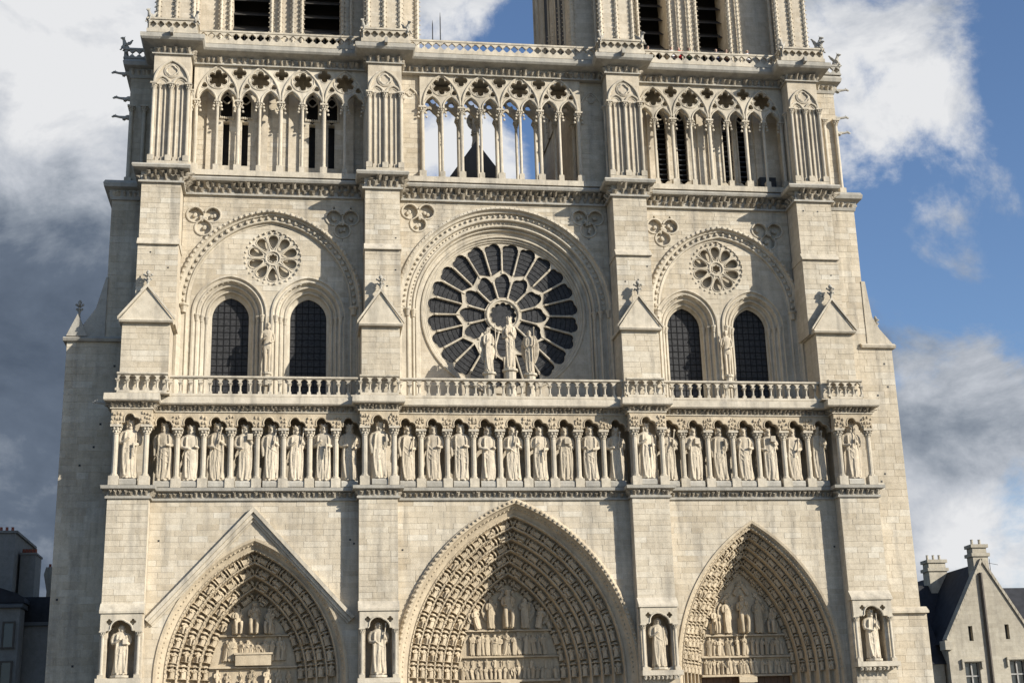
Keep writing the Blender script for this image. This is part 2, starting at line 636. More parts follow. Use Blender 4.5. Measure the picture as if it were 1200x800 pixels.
def figure(seed, crown=True, beard=True, wings=False, child=False, nude=False, veil=False, held=None, pose=None, seated=False):
    r = random.Random(seed)
    mb = MB()
    sway = r.uniform(-0.018, 0.018)
    turn = r.uniform(-0.3, 0.3)

    def cxy(z):
        return sway * math.sin(PI * min(z, .85) / .85), -0.008 * math.sin(PI * z)
    if nude:
        for s in (-1, 1):
            mb.tube([(s * .045, 0, 0.02), (s * .043, -.004, .12), (s * .042, .004, .2), (s * .042, -.008, .28), (s * .045, 0, .4), (s * .048, 0, .5)],
                    [.022, .026, .034, .03, .045, .052], 8)
            mb.ell((s * .048, -.035, .015), (.022, .05, .016))
        mb.loft([[(cx_ * math.cos(t) + 0, cy_ * math.sin(t), z) for t in [2 * PI * i / 12 for i in range(12)]] for z, cx_, cy_ in
                 ((.44, .07, .05), (.5, .098, .062), (.55, .09, .058), (.62, .078, .05), (.7, .098, .06), (.77, .115, .06), (.81, .10, .05), (.84, .045, .042), (.87, .036, .036))])
    else:
        nf = r.choice((9, 10, 11, 12))
        ph = r.uniform(0, 6)
        rings = []
        for i in range(30):
            z = 0.015 + (0.87 - 0.015) * i / 29
            rx, ry = robe_at(z)
            amp = 0.13 * max(0, 1 - z / .66) + 0.025 * (1 if z < .78 else 0)
            cx_, cy_ = cxy(z)
            rings.append([(cx_ + rx * (1 + amp * math.sin(nf * t + ph + 2.2 * math.sin(2.5 * z))) * math.cos(t),
                           cy_ + ry * (1 + amp * math.sin(nf * t + ph + 2.2 * math.sin(2.5 * z))) * math.sin(t), z) for t in [2 * PI * k / 60 for k in range(60)]])
        mb.loft(rings)

        def onrobe(t, z, o=0.0):
            rx, ry = robe_at(z)
            cx_, cy_ = cxy(z)
            return (cx_ + (rx + o) * math.sin(t), cy_ - (ry + o) * math.cos(t), z)
        # long vertical folds, mantle edge and a diagonal sweep of cloth
        for k in range(r.randint(7, 9)):
            t0 = r.uniform(-1.2, 1.2)
            top = r.uniform(.38, .60)
            mb.tube([onrobe(t0 * (0.55 + .45 * (1 - q)) + .06 * math.sin(6 * q + k), .02 + (top - .02) * q, 0.002) for q in [j / 9 for j in range(10)]],
                    [.0165 - .010 * j / 9 for j in range(10)], 5)
        sd = r.choice((-1, 1))
        for k in range(r.randint(1, 3)):
            z0, z1 = .70 - .09 * k, .50 - .12 * k + r.uniform(-.04, .04)
            mb.tube([onrobe(sd * (1.15 - 2.3 * q), z0 + (z1 - z0) * q - .05 * math.sin(PI * q), .0) for q in [j / 9 for j in range(10)]], [.011] * 10, 5)
        for s in (-1, 1):
            mb.tube([onrobe(s * (.55 + .35 * math.sin(PI * q)), .05 + .74 * q, .010) for q in [j / 10 for j in range(11)]], [.020 - .007 * j / 10 for j in range(11)], 6)
            mb.ell((s * .048, -.095, .014), (.026, .045, .018))
    # head
    hx, hy = sway * .3, -.012
    hz = .912
    c, sn = math.cos(turn), math.sin(turn)

    def hd(x, y, z):
        return (hx + 1.15 * (x * c - y * sn), hy + 1.15 * (x * sn + y * c), hz + 1.1 * z)
    mb.ell(hd(0, 0, 0), (.049, .057, .062), 12, 9)
    mb.ell(hd(0, .012, .010), (.056, .055, .058), 10, 8)
    mb.tube([hd(0, -.050, .018), hd(0, -.062, -.008), hd(0, -.050, -.012)], [.008, .012, .008], 6)
    mb.ell(hd(0, -.046, .022), (.034, .012, .008))
    for s in (-1, 1):
        mb.ell(hd(s * .045, .0, -.012), (.016, .026, .045))
    if beard:
        mb.ell(hd(0, -.036, -.045), (.032, .026, .036))
    else:
        mb.ell(hd(0, -.040, -.036), (.018, .016, .016))
    if crown:
        cr = []
        mb.lathe([(.056, .028), (.064, .034), (.064, .05), (.058, .055), (.066, .07), (.03, .074)], hx, hy, 12, hz)
        for k in range(6):
            a = 2 * PI * k / 6
            mb.ell((hx + .063 * math.cos(a), hy + .063 * math.sin(a), hz + .08), (.013, .013, .016), 6, 4)
    if veil:
        mb.loft([[(hx + rx * math.cos(t), .012 + ry * math.sin(t), z) for t in [2 * PI * i / 12 for i in range(12)]] for z, rx, ry in
                 ((.76, .11, .05), (.84, .075, .045), (.9, .058, .052), (.95, .052, .052), (.972, .02, .02))])
    # arms
    hands = {'chest': (.030, -.112, .690), 'belly': (.062, -.118, .610), 'down': (.135, -.045, .455), 'clasp': (.075, -.115, .735), 'raise': (.135, -.10, .80), 'lap': (.04, -.125, .565)}
    pz = pose or (r.choice(('chest', 'belly', 'down', 'clasp', 'lap')), r.choice(('chest', 'belly', 'lap', 'clasp', 'raise')))
    if pz[0] == 'down' and pz[1] == 'down':
        pz = ('down', 'chest')
    for s, p in zip((-1, 1), pz):
        hp = hands[p]
        h = Vector((s * hp[0], hp[1], hp[2]))
        w = .022 if nude else .034
        el = Vector((s * .134, -.015, .61)) if p != 'down' else Vector((s * .140, .0, .62))
        mb.tube([(s * .100, 0, .795), (s * .130, -.002, .745), (s * .145, -.005, .68), tuple(el), tuple(el.lerp(h, .5) + Vector((0, -.01, -.008))), tuple(h)],
                [w * 1.2, w * 1.25, w * 1.1, w * 1.05, w * .85, w * .62], 8)
        mb.ell(tuple(h), (.022, .022, .022))
        if not nude:            # hanging sleeve
            m = el.lerp(h, .55)
            mb.tube([tuple(el), tuple(m), (m.x, m.y + .02, m.z - .10)], [.026, .028, .014], 7)
    hl = held if held is not None else r.choice(('sceptre', 'scroll', 'none', 'none', 'sceptre', 'book'))
    h = Vector((hands[pz[1]][0], hands[pz[1]][1] - .012, hands[pz[1]][2]))
    if hl == 'sceptre':
        mb.tube([(h.x - .01, h.y, h.z - .10), (h.x + .01, h.y - .004, h.z + .06), (h.x + .03, h.y + .02, h.z + .19)], [.011, .011, .011], 6)
        mb.ell((h.x + .032, h.y + .022, h.z + .205), (.022, .02, .026))
    elif hl == 'scroll':
        mb.tube([(h.x, h.y, h.z + .03), (h.x + .004, h.y - .004, h.z - .20)], [.02, .013], 6)
    elif hl == 'book':
        mb.box(h.x - .045, h.x + .04, h.y - .012, h.y + .03, h.z - .02, h.z + .09)
    elif hl == 'candle':
        mb.tube([(.16, -.12, .30), (.16, -.12, 1.02)], [.017, .013], 8)
        mb.ell((.16, -.12, 1.0), (.03, .03, .02))
        mb.ell((.16, -.12, .62), (.026, .026, .026))
    if child:
        mb.ell((-.085, -.12, .70), (.040, .04, .07))
        mb.ell((-.08, -.135, .79), (.028, .03, .034))
        mb.tube([(-.085, -.13, .65), (-.06, -.15, .58)], [.03, .02], 6)
    if wings:
        for s in (-1, 1):
            rings = []
            for i in range(9):
                q = i / 8
                z = .86 - .62 * q
                w = .045 + .075 * math.sin(PI * min(1, q * .9 + .12))
                x0 = s * (.10 + .06 * math.sin(PI * q) ** .8)
                yb = .075 + .02 * q
                rings.append([(x0 + s * w * math.cos(t), yb + .016 * math.sin(t) + .012 * math.sin(18 * q), z) for t in [2 * PI * k / 10 for k in range(10)]])
            mb.loft(rings)
    if seated:
        mb.box(-.145, .145, .0, .13, 0, .40)
        for s in (-1, 1):
            mb.tube([(s * .055, -.02, .44), (s * .085, -.17, .46), (s * .085, -.19, .30), (s * .07, -.17, .03)], [.058, .056, .046, .042], 8)
    return mb


HELD = {'sceptre': 'holding a sceptre', 'scroll': 'with a hanging scroll', 'book': 'holding a book', 'none': 'empty handed'}
POSE = {'chest': 'hand on chest', 'belly': 'hand at the waist', 'down': 'one arm hanging', 'clasp': 'hand at the collar', 'raise': 'hand raised', 'lap': 'hand low in front'}

KING_MESH = []
_poses = [('chest', 'lap'), ('down', 'chest'), ('clasp', 'belly'), ('belly', 'chest'), ('lap', 'clasp'), ('down', 'belly'), ('chest', 'belly'), ('lap', 'chest'),
          ('belly', 'lap'), ('down', 'lap'), ('clasp', 'chest'), ('lap', 'belly'), ('chest', 'clasp'), ('down', 'clasp')]
_helds = ['scroll', 'sceptre', 'none', 'sceptre', 'book', 'none', 'scroll', 'sceptre', 'none', 'sceptre', 'book', 'none', 'sceptre', 'scroll']
for i, (pz, hl) in enumerate(zip(_poses, _helds)):
    KING_MESH.append((remeshed(figure(100 + i, pose=pz, held=hl), 'king_statue', 0.0075), pz, hl))
    KING_MESH[-1][0].materials.append(MAT['limestone_carved'])

SMALL = []
for i in range(5):
    m_ = remeshed(figure(300 + i, crown=(i % 3 == 0), beard=i % 2 == 0, wings=(i % 2 == 1), held='none', pose=(('raise', 'chest'), ('chest', 'raise'), ('down', 'raise'), ('belly', 'clasp'), ('raise', 'lap'))[i]), 'carved_figure', 0.0125)
    m_.materials.append(MAT['limestone_portal'])
    SMALL.append(m_)
SEAT = []
for i in range(2):
    m_ = remeshed(figure(340 + i, seated=True, held=('sceptre', 'book')[i]), 'seated_figure', 0.009)
    m_.materials.append(MAT['limestone_portal'])
    SEAT.append(m_)
VOUS = []
for i in range(4):
    mb = figure(360 + i, crown=(i == 0), beard=i % 2 == 0, wings=(i % 2 == 1), held='none', seated=(i == 2))
    mb.lathe([(.17, -.10), (.19, -.06), (.16, -.01), (.14, 0)], 0, .03, 8)
    mb.lathe([(.12, 1.02), (.20, 1.04), (.20, 1.10), (.13, 1.13), (.13, 1.2), (.05, 1.26)], 0, .04, 8)
    for k in range(5):
        a = PI + PI * k / 4
        mb.ell((.17 * math.cos(a), .04 + .17 * math.sin(a), 1.06), (.05, .05, .07), 6, 4)
    m_ = remeshed(mb, 'voussoir_figure', 0.0135)
    m_.materials.append(MAT['limestone_portal'])
    VOUS.append(m_)


# ---------------------------------------------------------------- small architectural members
_colc = {}


def colonnette(h, r, mat='limestone_trim', n=10, cap=None, base=None):
    key = (round(h, 3), round(r, 3), mat, cap, base)
    if key in _colc:
        return _colc[key]
    ch = cap or 3.2 * r
    bh = base or 2.2 * r
    mb = MB()
    b = 1.75 * r
    mb.box(-b, b, -b, b, 0, bh)
    mb.lathe([(1.6 * r, bh), (1.65 * r, bh + .25 * r), (1.3 * r, bh + .5 * r), (1.35 * r, bh + .75 * r), (r, bh + 1.0 * r), (r, h - ch - .25 * r),
              (1.2 * r, h - ch - .15 * r), (1.2 * r, h - ch), (1.02 * r, h - ch + .1 * r), (1.15 * r, h - ch * .6), (1.6 * r, h - ch * .3)], 0, 0, n)
    for k in range(8):
        a = 2 * PI * k / 8 + PI / 8
        mb.ell((1.55 * r * math.cos(a), 1.55 * r * math.sin(a), h - ch * .42), (.42 * r, .42 * r, ch * .2), 5, 4)
        mb.ell((1.2 * r * math.cos(a + .39), 1.2 * r * math.sin(a + .39), h - ch * .75), (.35 * r, .35 * r, ch * .16), 5, 4)
    c = 1.95 * r
    mb.box(-c, c, -c, c, h - ch * .26, h)
    me = mb.mesh('column')
    me.materials.append(MAT[mat])
    _colc[key] = me
    return me


def leaf_row(mb, path, z, h=0.28, out=0.16, step=0.36, jitter=0.15, lean=0.5):
    """a row of curled stone leaves along a plan path"""
    for i in range(len(path) - 1):
        (xa, ya), (xb, yb) = path[i], path[i + 1]
        l_ = math.hypot(xb - xa, yb - ya)
        if l_ < 0.25:
            continue
        k = max(1, round(l_ / step))
        dx, dy = (xb - xa) / l_, (yb - ya) / l_
        nx, ny = dy, -dx
        for q in range(k):
            t = (q + .5 + RND.uniform(-jitter, jitter) * 1.3) * l_ / k
            px, py = xa + dx * t, ya + dy * t
            w = .42 * l_ / k * RND.uniform(.65, 1.15)
            hh = h * RND.uniform(.7, 1.12)
            oo = out * RND.uniform(.6, 1.2)

            def P(a, o, zz):
                return (px + dx * a + nx * o, py + dy * a + ny * o, z + zz)
            mb.add([P(-w * .6, 0, 0), P(w * .6, 0, 0), P(-w, oo * .35, hh * .55), P(0, oo * .62, hh * .45), P(w, oo * .35, hh * .55), P(-w * .75, oo, hh * .9), P(w * .75, oo, hh * .9),
                    P(0, oo * 1.1, hh * .68), P(-w * .8, -.02, hh), P(w * .8, -.02, hh), P(0, oo * .4, hh * 1.05)],
                   [(0, 1, 3), (0, 3, 2), (1, 4, 3), (2, 3, 7, 5), (3, 4, 6, 7), (5, 7, 10), (7, 6, 10), (5, 10, 8, 2), (6, 4, 9, 10), (0, 2, 8), (1, 9, 4), (8, 10, 9)])


def bead_arch(mb, A, d, y, z0, step=0.34, size=0.11, flat=1.0, legs=False):
    """carved buds set along an arch"""
    for side in (-1, 1):
        ln = A.arclen(d)
        k = round(ln / step)
        for q in range(k):
            x, z, t, n_ = A.at(d, (q + .5) * ln / k, side)
            s_ = size * RND.uniform(.85, 1.15)
            mb.ell((x + RND.uniform(-.01, .01), y, z), (s_, s_ * .8 * flat, s_), 6, 4)
        if legs:
            kk = round((A.zs - z0) / step)
            for q in range(kk):
                mb.ell((A.cx + side * (A.a - d), y, z0 + (q + .5) * step), (size, size * .8, size), 6, 4)


def finial_mesh():
    mb = MB()
    mb.lathe([(.10, 0), (.07, .15), (.075, .35), (.13, .42), (.08, .5), (.06, .62), (.06, .85), (.12, .92), (.13, 1.0), (.05, 1.12)], 0, 0, 8)
    for k in range(4):
        a = PI / 2 * k
        for z, r_, s in ((.50, .17, .10), (.78, .21, .11)):
            mb.tube([(0, 0, z - .08), (r_ * .6 * math.cos(a), r_ * .6 * math.sin(a), z - .03), (r_ * math.cos(a), r_ * math.sin(a), z + .05)], [.05, .06, .05], 6)
            mb.ell((r_ * math.cos(a), r_ * math.sin(a), z + .05), (s * .8, s * .8, s * .7), 6, 5)
    me = mb.mesh('finial', True)
    me.materials.append(MAT['limestone_weathered'])
    return me


FINIAL = finial_mesh()


def gargoyle_mesh():
    mb = MB()
    mb.tube([(0, .35, -.05), (0, 0, 0), (0, -.45, .06), (0, -.85, .10), (0, -1.1, .16)], [.17, .19, .15, .11, .11], 8)
    mb.ell((0, -1.22, .17), (.12, .17, .12))
    mb.ell((0, -1.38, .12), (.07, .12, .06))
    mb.ell((0, -1.36, .04), (.06, .09, .03))
    for s in (-1, 1):
        mb.tube([(s * .08, -1.14, .24), (s * .12, -1.08, .36)], [.04, .015], 5)
        mb.tube([(s * .12, -.2, -.02), (s * .17, -.35, -.14), (s * .12, -.55, -.10)], [.08, .06, .05], 6)
        mb.ell((s * .13, -.05, .14), (.05, .26, .12))
    me = remeshed(mb, 'gargoyle', .035)
    me.materials.append(MAT['limestone_weathered'])
    return me


def chimera_mesh():
    mb = MB()
    mb.ell((0, .1, .3), (.2, .3, .28))
    mb.tube([(0, .05, .4), (0, -.1, .65), (0, -.18, .9)], [.18, .17, .12], 8)
    mb.ell((0, -.26, 1.0), (.13, .18, .13))
    mb.tube([(0, -.35, 1.0), (0, -.52, .93)], [.09, .045], 7)
    for s in (-1, 1):
        mb.tube([(s * .08, -.2, 1.08), (s * .13, -.12, 1.24)], [.045, .015], 5)
        mb.tube([(s * .14, -.05, .6), (s * .17, -.22, .35), (s * .15, -.3, .02)], [.08, .07, .06], 6)
        mb.ell((s * .15, -.36, .03), (.06, .1, .05))
        mb.tube([(s * .17, .25, .25), (s * .2, .02, .15), (s * .17, -.1, .03)], [.12, .1, .06], 6)
        mb.loft([[(s * (.18 + .05 * q) + .03 * math.cos(t), .15 + .35 * q + (.2 - .1 * q) * math.sin(t), .55 + .55 * q) for t in [2 * PI * i / 8 for i in range(8)]] for q in (0, .4, .8, 1.0)])
    me = remeshed(mb, 'chimera', .04)
    me.materials.append(MAT['limestone_weathered'])
    return me


GARG = gargoyle_mesh()
CHIM = chimera_mesh()

# ================================================================ the setting
g = MB()
g.box(-1500, 1500, -1500, 1500, -0.5, 0)
tag(g.build('ground', 'paving'), kind='structure')

# ================================================================ the cathedral
CATH = empty('cathedral')
tag(CATH, 'pale limestone gothic cathedral front with three portals, rose window and twin towers', 'cathedral')
LB = [(-22.9, -20.65), (-9.03, -6.82), (6.85, 9.09), (19.55, 22.0)]        # buttresses, lower storey
MBX = [(-22.6, -19.9), (-8.9, -6.65), (6.75, 9.05), (19.05, 21.4)]         # under the gablets
UB = [(-22.0, -19.65), (-8.7, -6.55), (6.75, 8.95), (18.75, 21.1)]         # above the gablets
GB = [(-21.6, -19.4), (-8.5, -6.4), (6.8, 8.95), (18.95, 20.95)]           # gallery storey
BAYS = [(0, 1), (1, 2), (2, 3)]
PARENT = {}


def zig(B, yb, yf, yend, yend2=None):
    p = [(B[0][0], yend), (B[0][0], yf), (B[0][1], yf), (B[0][1], yb)]
    for b in B[1:3]:
        p += [(b[0], yb), (b[0], yf), (b[1], yf), (b[1], yb)]
    p += [(B[3][0], yb), (B[3][0], yf), (B[3][1], yf), (B[3][1], yend2 if yend2 is not None else yend)]
    return p


# ---- lower buttresses with their niches
NICHE_Z = [(6.55, 9.2), (6.3, 9.15), (6.4, 9.15), (6.65, 9.4)]
for i, (x0, x1) in enumerate(LB):
    mb = MB()
    cx = (x0 + x1) / 2
    zs, zt = NICHE_Z[i]
    op = Lancet(cx, zs, zt - .35, .74, .85)
    ashlar(mb, x0, x1, 0, 16.3, -.8, [op], tagname='buttress%d' % i, thick=.45, back=2.2)
    mb.box(x0 + .1, x1 - .1, .1, 1.6, .2, 16.2)
    PARENT['buttress%d' % i] = b = mb.build('buttress', 'limestone_courses', CATH)
    mb = MB()
    # canopy: trefoil arch on two colonnettes, weathered top, shelf below
    w = (x1 - x0) / 2 - .04
    pts = []
    ar = Arch(cx, zt - .15, .62, .62).pts(0, None, 12)
    n_ = len(ar)
    tre = []
    for k, (x, z) in enumerate(ar):
        q = .16 * (1 - abs(math.sin(1.5 * PI * k / (n_ - 1)))) if 0 < k < n_ - 1 else 0
        tre.append((x + (cx - x) * q, z - (z - zt) * q))
    outer = [(cx - w, zt - .15)] + tre + [(cx + w, zt - .15), (cx + w, zt + .78), (cx - w, zt + .78)]
    mb.plate(outer, [foil(cx - .62, zt + .32, .17, 4, n=16), foil(cx + .62, zt + .32, .17, 4, n=16)], -1.12, -.83)
    mb.tube(p3(tre, -1.13), .05, 5)
    mb.prism_x([(-1.2, zt + .78), (-1.2, zt + .9), (-.80, zt + 1.35), (-.5, zt + 1.35), (-.5, zt + .78)], cx - w - .08, cx + w + .08)
    c_ = mb.build('niche_canopy', 'limestone_trim', CATH)
    mb = MB()
    mb.box(cx - w - .1, cx + w + .1, -1.35, -.5, zs - .28, zs)
    leaf_row(mb, [(cx - w, -1.25), (cx + w, -1.25)], zs - .5, .22, .1, .25)
    mb.build('niche_shelf', 'limestone_trim', CATH)
    for s in (-1, 1):
        link('colonnette', colonnette(zt - .15 - zs, .09), None, CATH, (cx + s * (w - .14), -.98, zs))

# ---- portals
P_L = Arch(-14.83, 6.5, 5.1, 7.5)
P_C = Arch(0.02, 6.3, 6.72, 9.72)
P_R = Arch(14.22, 6.3, 4.85, 8.55)
for (i, j), A, nm in zip(BAYS, (P_L, P_C, P_R), 'lcr'):
    mb = MB()
    ashlar(mb, LB[i][1], LB[j][0], 0, 16.3, 0.0, [A], tagname='low' + nm, back=.9)
    PARENT['low' + nm] = mb.build('portal_wall', 'mortar', CATH)

VCOUNT = 0


def portal(A, band, orders, ow, od, zl, hood=True, fscale=(.8, .8, .8), bands=()):
    global VCOUNT
    mb = MB()
    prof = []
    if hood:
        prof += [(-.34, .02), (-.34, -.16), (-.2, -.24), (-.06, -.22), (-.02, -.05)]
    else:
        prof += [(-.16, .02), (-.16, -.08), (-.02, -.06)]
    yb0 = .06 + band * .95
    prof += [(.03, .03), (band * .5, .06 + band * .55), (band, yb0)]
    for i in range(orders):
        d, y = band + i * ow, yb0 + i * od
        rr = min(.05, ow * .11)
        prof += [(d - rr * .2, y - rr * .9), (d + rr * .6, y - rr * 1.5), (d + rr * 1.5, y - rr * 1.1), (d + rr * 1.8, y - rr * .1), (d + rr * 1.9, y + od * .75),
                 (d + ow * .55, y + od * 1.2), (d + ow * .93, y + od * 1.25)]
    din, yin = band + orders * ow, yb0 + orders * od
    prof += [(din, yin), (din, yin + .5)]
    mb.grid([p3(A.pts(d, 0.0, 26), y) for d, y in prof])
    arch = mb.build('archivolt', 'limestone_portal', CATH, False)
    # carved buds on the hood
    mb = MB()
    if hood:
        bead_arch(mb, A, -.20, -.26, 0, .30, .085)
    bead_arch(mb, A, band * .3, .03 + band * .25, 0, .27, .06)
    for i in range(orders):
        bead_arch(mb, A, band + i * ow + .08, yb0 + i * od - .09, 0, .24, .03)
    tag(mb.build('carved_buds', 'limestone_portal', arch), kind='stuff')
    # figures under little canopies, one above the other up each order
    for i in range(orders):
        d, y = band + (i + .66) * ow, yb0 + (i + .80) * od
        ln = A.arclen(d)
        st = 1.36 * fscale[2]
        k = int(ln / st)
        for side in (-1, 1):
            for q in range(k):
                x, z, t, nn = A.at(d, (q + .08) * ln / k + .1 * fscale[2], side)
                up = Vector((t[0], 0, t[1]))
                fr = (Vector((0, -1, 0)) + Vector((nn[0], 0, nn[1])) * .75).normalized()
                yv = -fr
                xv = yv.cross(up)
                s_ = RND.uniform(.93, 1.06)
                mirr = RND.choice((-1, 1))
                M = Matrix(((xv.x * fscale[0] * s_, yv.x * fscale[1], up.x * fscale[2] * .98, x), (xv.y * fscale[0] * s_, yv.y * fscale[1], up.y * fscale[2] * .98, y),
                            (xv.z * fscale[0] * s_, yv.z * fscale[1], up.z * fscale[2] * .98, z), (0, 0, 0, 1)))
                link('voussoir_figure', VOUS[(q * 7 + i * 3 + (side > 0) + RND.randint(0, 1)) % 4], None, arch, mtx=M)
                VCOUNT += 1
        # jamb shafts below the springing
    mb = MB()
    tp = [(x, z) for x, z in A.pts(din - .03, zl, 22)]
    mb.prism(tp, yin + .02, yin + .5)
    ty = mb.build('tympanum', 'limestone_portal', CATH)
    # doors
    xa, xb = A.cx - A.a + din, A.cx + A.a - din
    yd = yin + .32
    mb = MB()
    mb.box(A.cx - .38, A.cx + .38, yin - .25, yin + .45, 0, zl)
    mb.prism_x([(yin - .32, zl - .35), (yin - .32, zl - .05), (yin - .2, zl), (yin - .2, zl - .35)], A.cx - .55, A.cx + .55)
    mb.build('trumeau', 'limestone_portal', CATH)
    for s in (-1, 1):
        mb = MB()
        u0, u1 = (xa, A.cx - .38) if s < 0 else (A.cx + .38, xb)
        for k in range(6):
            mb.box(u0 + (u1 - u0) * k / 6 + .01, u0 + (u1 - u0) * (k + 1) / 6 - .01, yd, yd + .12, 0, zl)
        mb.box(u0, u1, yd + .06, yd + .2, 0, zl)
        dr = mb.build('door', 'oak', CATH)
        mb = MB()
        for z in (.8, 2.2, 3.6, 5.0):
            mb.box(u0 + .05, u1 - .15, yd - .03, yd + .02, z, z + .12)
        mb.build('hinge', 'iron', dr)
    return ty, din, yin


def relief_row(ty, xa, xb, z, h, y, pitch, meshes, emb=.02, squash=.7, wfac=1.0):
    n_ = max(1, round((xb - xa) / pitch))
    for k in range(n_):
        x = xa + (k + .5) * (xb - xa) / n_
        s_ = h * RND.uniform(.92, 1.03)
        me = RND.choice(meshes)
        link('relief_figure', me, None, ty, (x + RND.uniform(-.05, .05), y + emb - RND.uniform(0, .12), z), (RND.uniform(-.1, .1), RND.uniform(-.14, .14), RND.uniform(-.8, .8)), (s_ * wfac * RND.uniform(.8, 1.15), s_ * squash, s_ * RND.uniform(.86, 1.04)))


def ledge(ty, xa, xb, z, y, h=.13, out=.22):
    mb = MB()
    mb.prism_x([(y + .03, z), (y - out, z), (y - out, z + h * .6), (y - out * .5, z + h), (y + .03, z + h)], xa, xb)
    mb.build('lintel_ledge', 'limestone_portal', ty)


# centre
ty, din, yin = portal(P_C, .46, 6, .535, .585, 6.25, True, (1.2, 1.12, .66))
sp = lambda A, z, din: A.span(z, din)
a, b = sp(P_C, 7, din)
ledge(ty, a, b, 7.62, yin)
ledge(ty, a, b, 6.22, yin, .16)
relief_row(ty, a + .1, b - .1, 6.38, .80, yin, .28, SMALL, .02, .9, 1.1)
relief_row(ty, a + .2, b - .2, 6.95, .66, yin - .02, .42, SMALL, .06, .8, 1.1)
a, b = sp(P_C, 9.0, din)
ledge(ty, a - .1, b + .1, 9.14, yin)
relief_row(ty, a + .15, b - .15, 7.76, 1.36, yin, .31, SMALL, .0, .9)
link('relief_figure', SEAT[0], None, ty, (P_C.cx, yin - .25, 9.28), None, (2.4, 2.2, 2.3))
for s in (-1, 1):
    link('relief_figure', SMALL[1], None, ty, (P_C.cx + s * 1.02, yin - .15, 9.28), (0, 0, -s * .3), (2.1, 1.8, 1.85))
    link('relief_figure', SMALL[3], None, ty, (P_C.cx + s * 1.8, yin - .15, 9.28), (0, s * .25, -s * .5), (1.7, 1.6, 1.25))
    link('relief_figure', SMALL[1], None, ty, (P_C.cx + s * .5, yin - .06, 11.0), (0, -s * .5, 0), (.8, .8, .75))
# left
ty, din, yin = portal(P_L, .36, 4, .565, .64, 5.9, False, (1.3, 1.2, .62))
a, b = sp(P_L, 7, din)
ledge(ty, a, b, 5.9, yin)
ledge(ty, a, b, 7.22, yin)
relief_row(ty, a + .1, b - .1, 6.05, 1.12, yin - .08, .72, SEAT, .05, .8, 1.3)
a, b = sp(P_L, 9.0, din)
ledge(ty, a - .1, b + .1, 8.98, yin)
relief_row(ty, a + .1, b - .1, 7.62, 1.30, yin, .30, SMALL, .02, .9, 1.1)
mb = MB()
mb.box(P_L.cx - 1.0, P_L.cx + 1.0, yin - .42, yin + .05, 7.36, 7.95)
mb.box(P_L.cx - 1.08, P_L.cx + 1.08, yin - .48, yin + .05, 7.96, 8.07)
mb.build('carved_tomb', 'limestone_portal', ty)
for dx, me, s_ in ((-.95, SEAT[0], 1.5), (.0, SEAT[1], 1.75), (.85, SEAT[0], 1.45)):
    link('relief_figure', me, None, ty, (P_L.cx + dx, yin - .2, 9.1), (0, 0, -dx * .3), (s_ * 1.22, s_ * 1.2, s_))
# right
ty, din, yin = portal(P_R, .16, 5, .378, .58, 6.2, False, (.95, .9, .52))
a, b = sp(P_R, 7, din)
ledge(ty, a, b, 6.2, yin)
ledge(ty, a, b, 7.30, yin)
relief_row(ty, a + .1, b - .1, 6.34, .98, yin, .27, SMALL, .0, .9)
a, b = sp(P_R, 8.4, din)
ledge(ty, a, b, 8.56, yin)
relief_row(ty, a + .1, b - .1, 7.42, 1.14, yin, .30, SMALL, .0, .9)
link('relief_figure', SEAT[1], None, ty, (P_R.cx, yin - .2, 8.7), None, (2.3, 2.1, 2.3))
for s in (-1, 1):
    link('relief_figure', SMALL[1], None, ty, (P_R.cx + s * .98, yin - .12, 8.7), (0, 0, -s * .3), (2.2, 1.8, 2.1))
    link('relief_figure', SEAT[0], None, ty, (P_R.cx + s * 1.8, yin - .12, 8.7), (0, 0, -s * .6), (1.7, 1.5, 1.5))

for s in (-1, 1):
    for dx, z, sc, ro in ((.45, 11.0, .95, .5), (1.25, 10.55, .8, .7), (2.15, 9.9, .55, .3)):
        link('relief_figure', SMALL[1 + 2 * (dx < 1)], None, ty, (P_R.cx + s * dx, yin - .04, z - (.9 if dx > 2 else 0)), (0, -s * ro, 0), (sc * 1.1, sc, sc))
# gable over the left portal
mb = MB()
gx, gz = -14.93, 15.75
for s in (-1, 1):
    fx, fz = gx + s * 5.62, 9.65
    dx, dz = fx - gx, fz - gz
    l_ = math.hypot(dx, dz)
    nx, nz_ = -dz / l_, dx / l_
    if nz_ < 0:
        nx, nz_ = -nx, -nz_
    for w0, w1, y0 in ((-.10, .10, -.38), (-.30, -.11, -.24), (-.42, -.31, -.12)):
        mb.prism([(gx, gz + w0 / abs(nz_)), (fx + nx * w0, fz + nz_ * w0), (fx + nx * w1, fz + nz_ * w1), (gx, gz + w1 / abs(nz_))], y0, .05)
mb.build('portal_gable', 'limestone_trim', CATH)

# ---- cornice under the gallery of kings
path_low = zig(LB, 0.0, -.8, 2.0)
mb = MB()
mb.plan(path_low, [(-.3, 16.28), (.12, 16.28), (.12, 16.40), (.03, 16.44), (.02, 16.72), (.34, 16.80), (.36, 16.98), (-.3, 17.02)])
corn = mb.build('string_course', 'limestone_weathered', CATH)
mb = MB()
leaf_row(mb, [(x, y) for x, y in zig([(a - .02, b + .02) for a, b in LB], -.02, -.82, 2.0)], 16.42, .33, .26, .30)
tag(mb.build('leaf_frieze', 'limestone_crust', corn), kind='stuff')

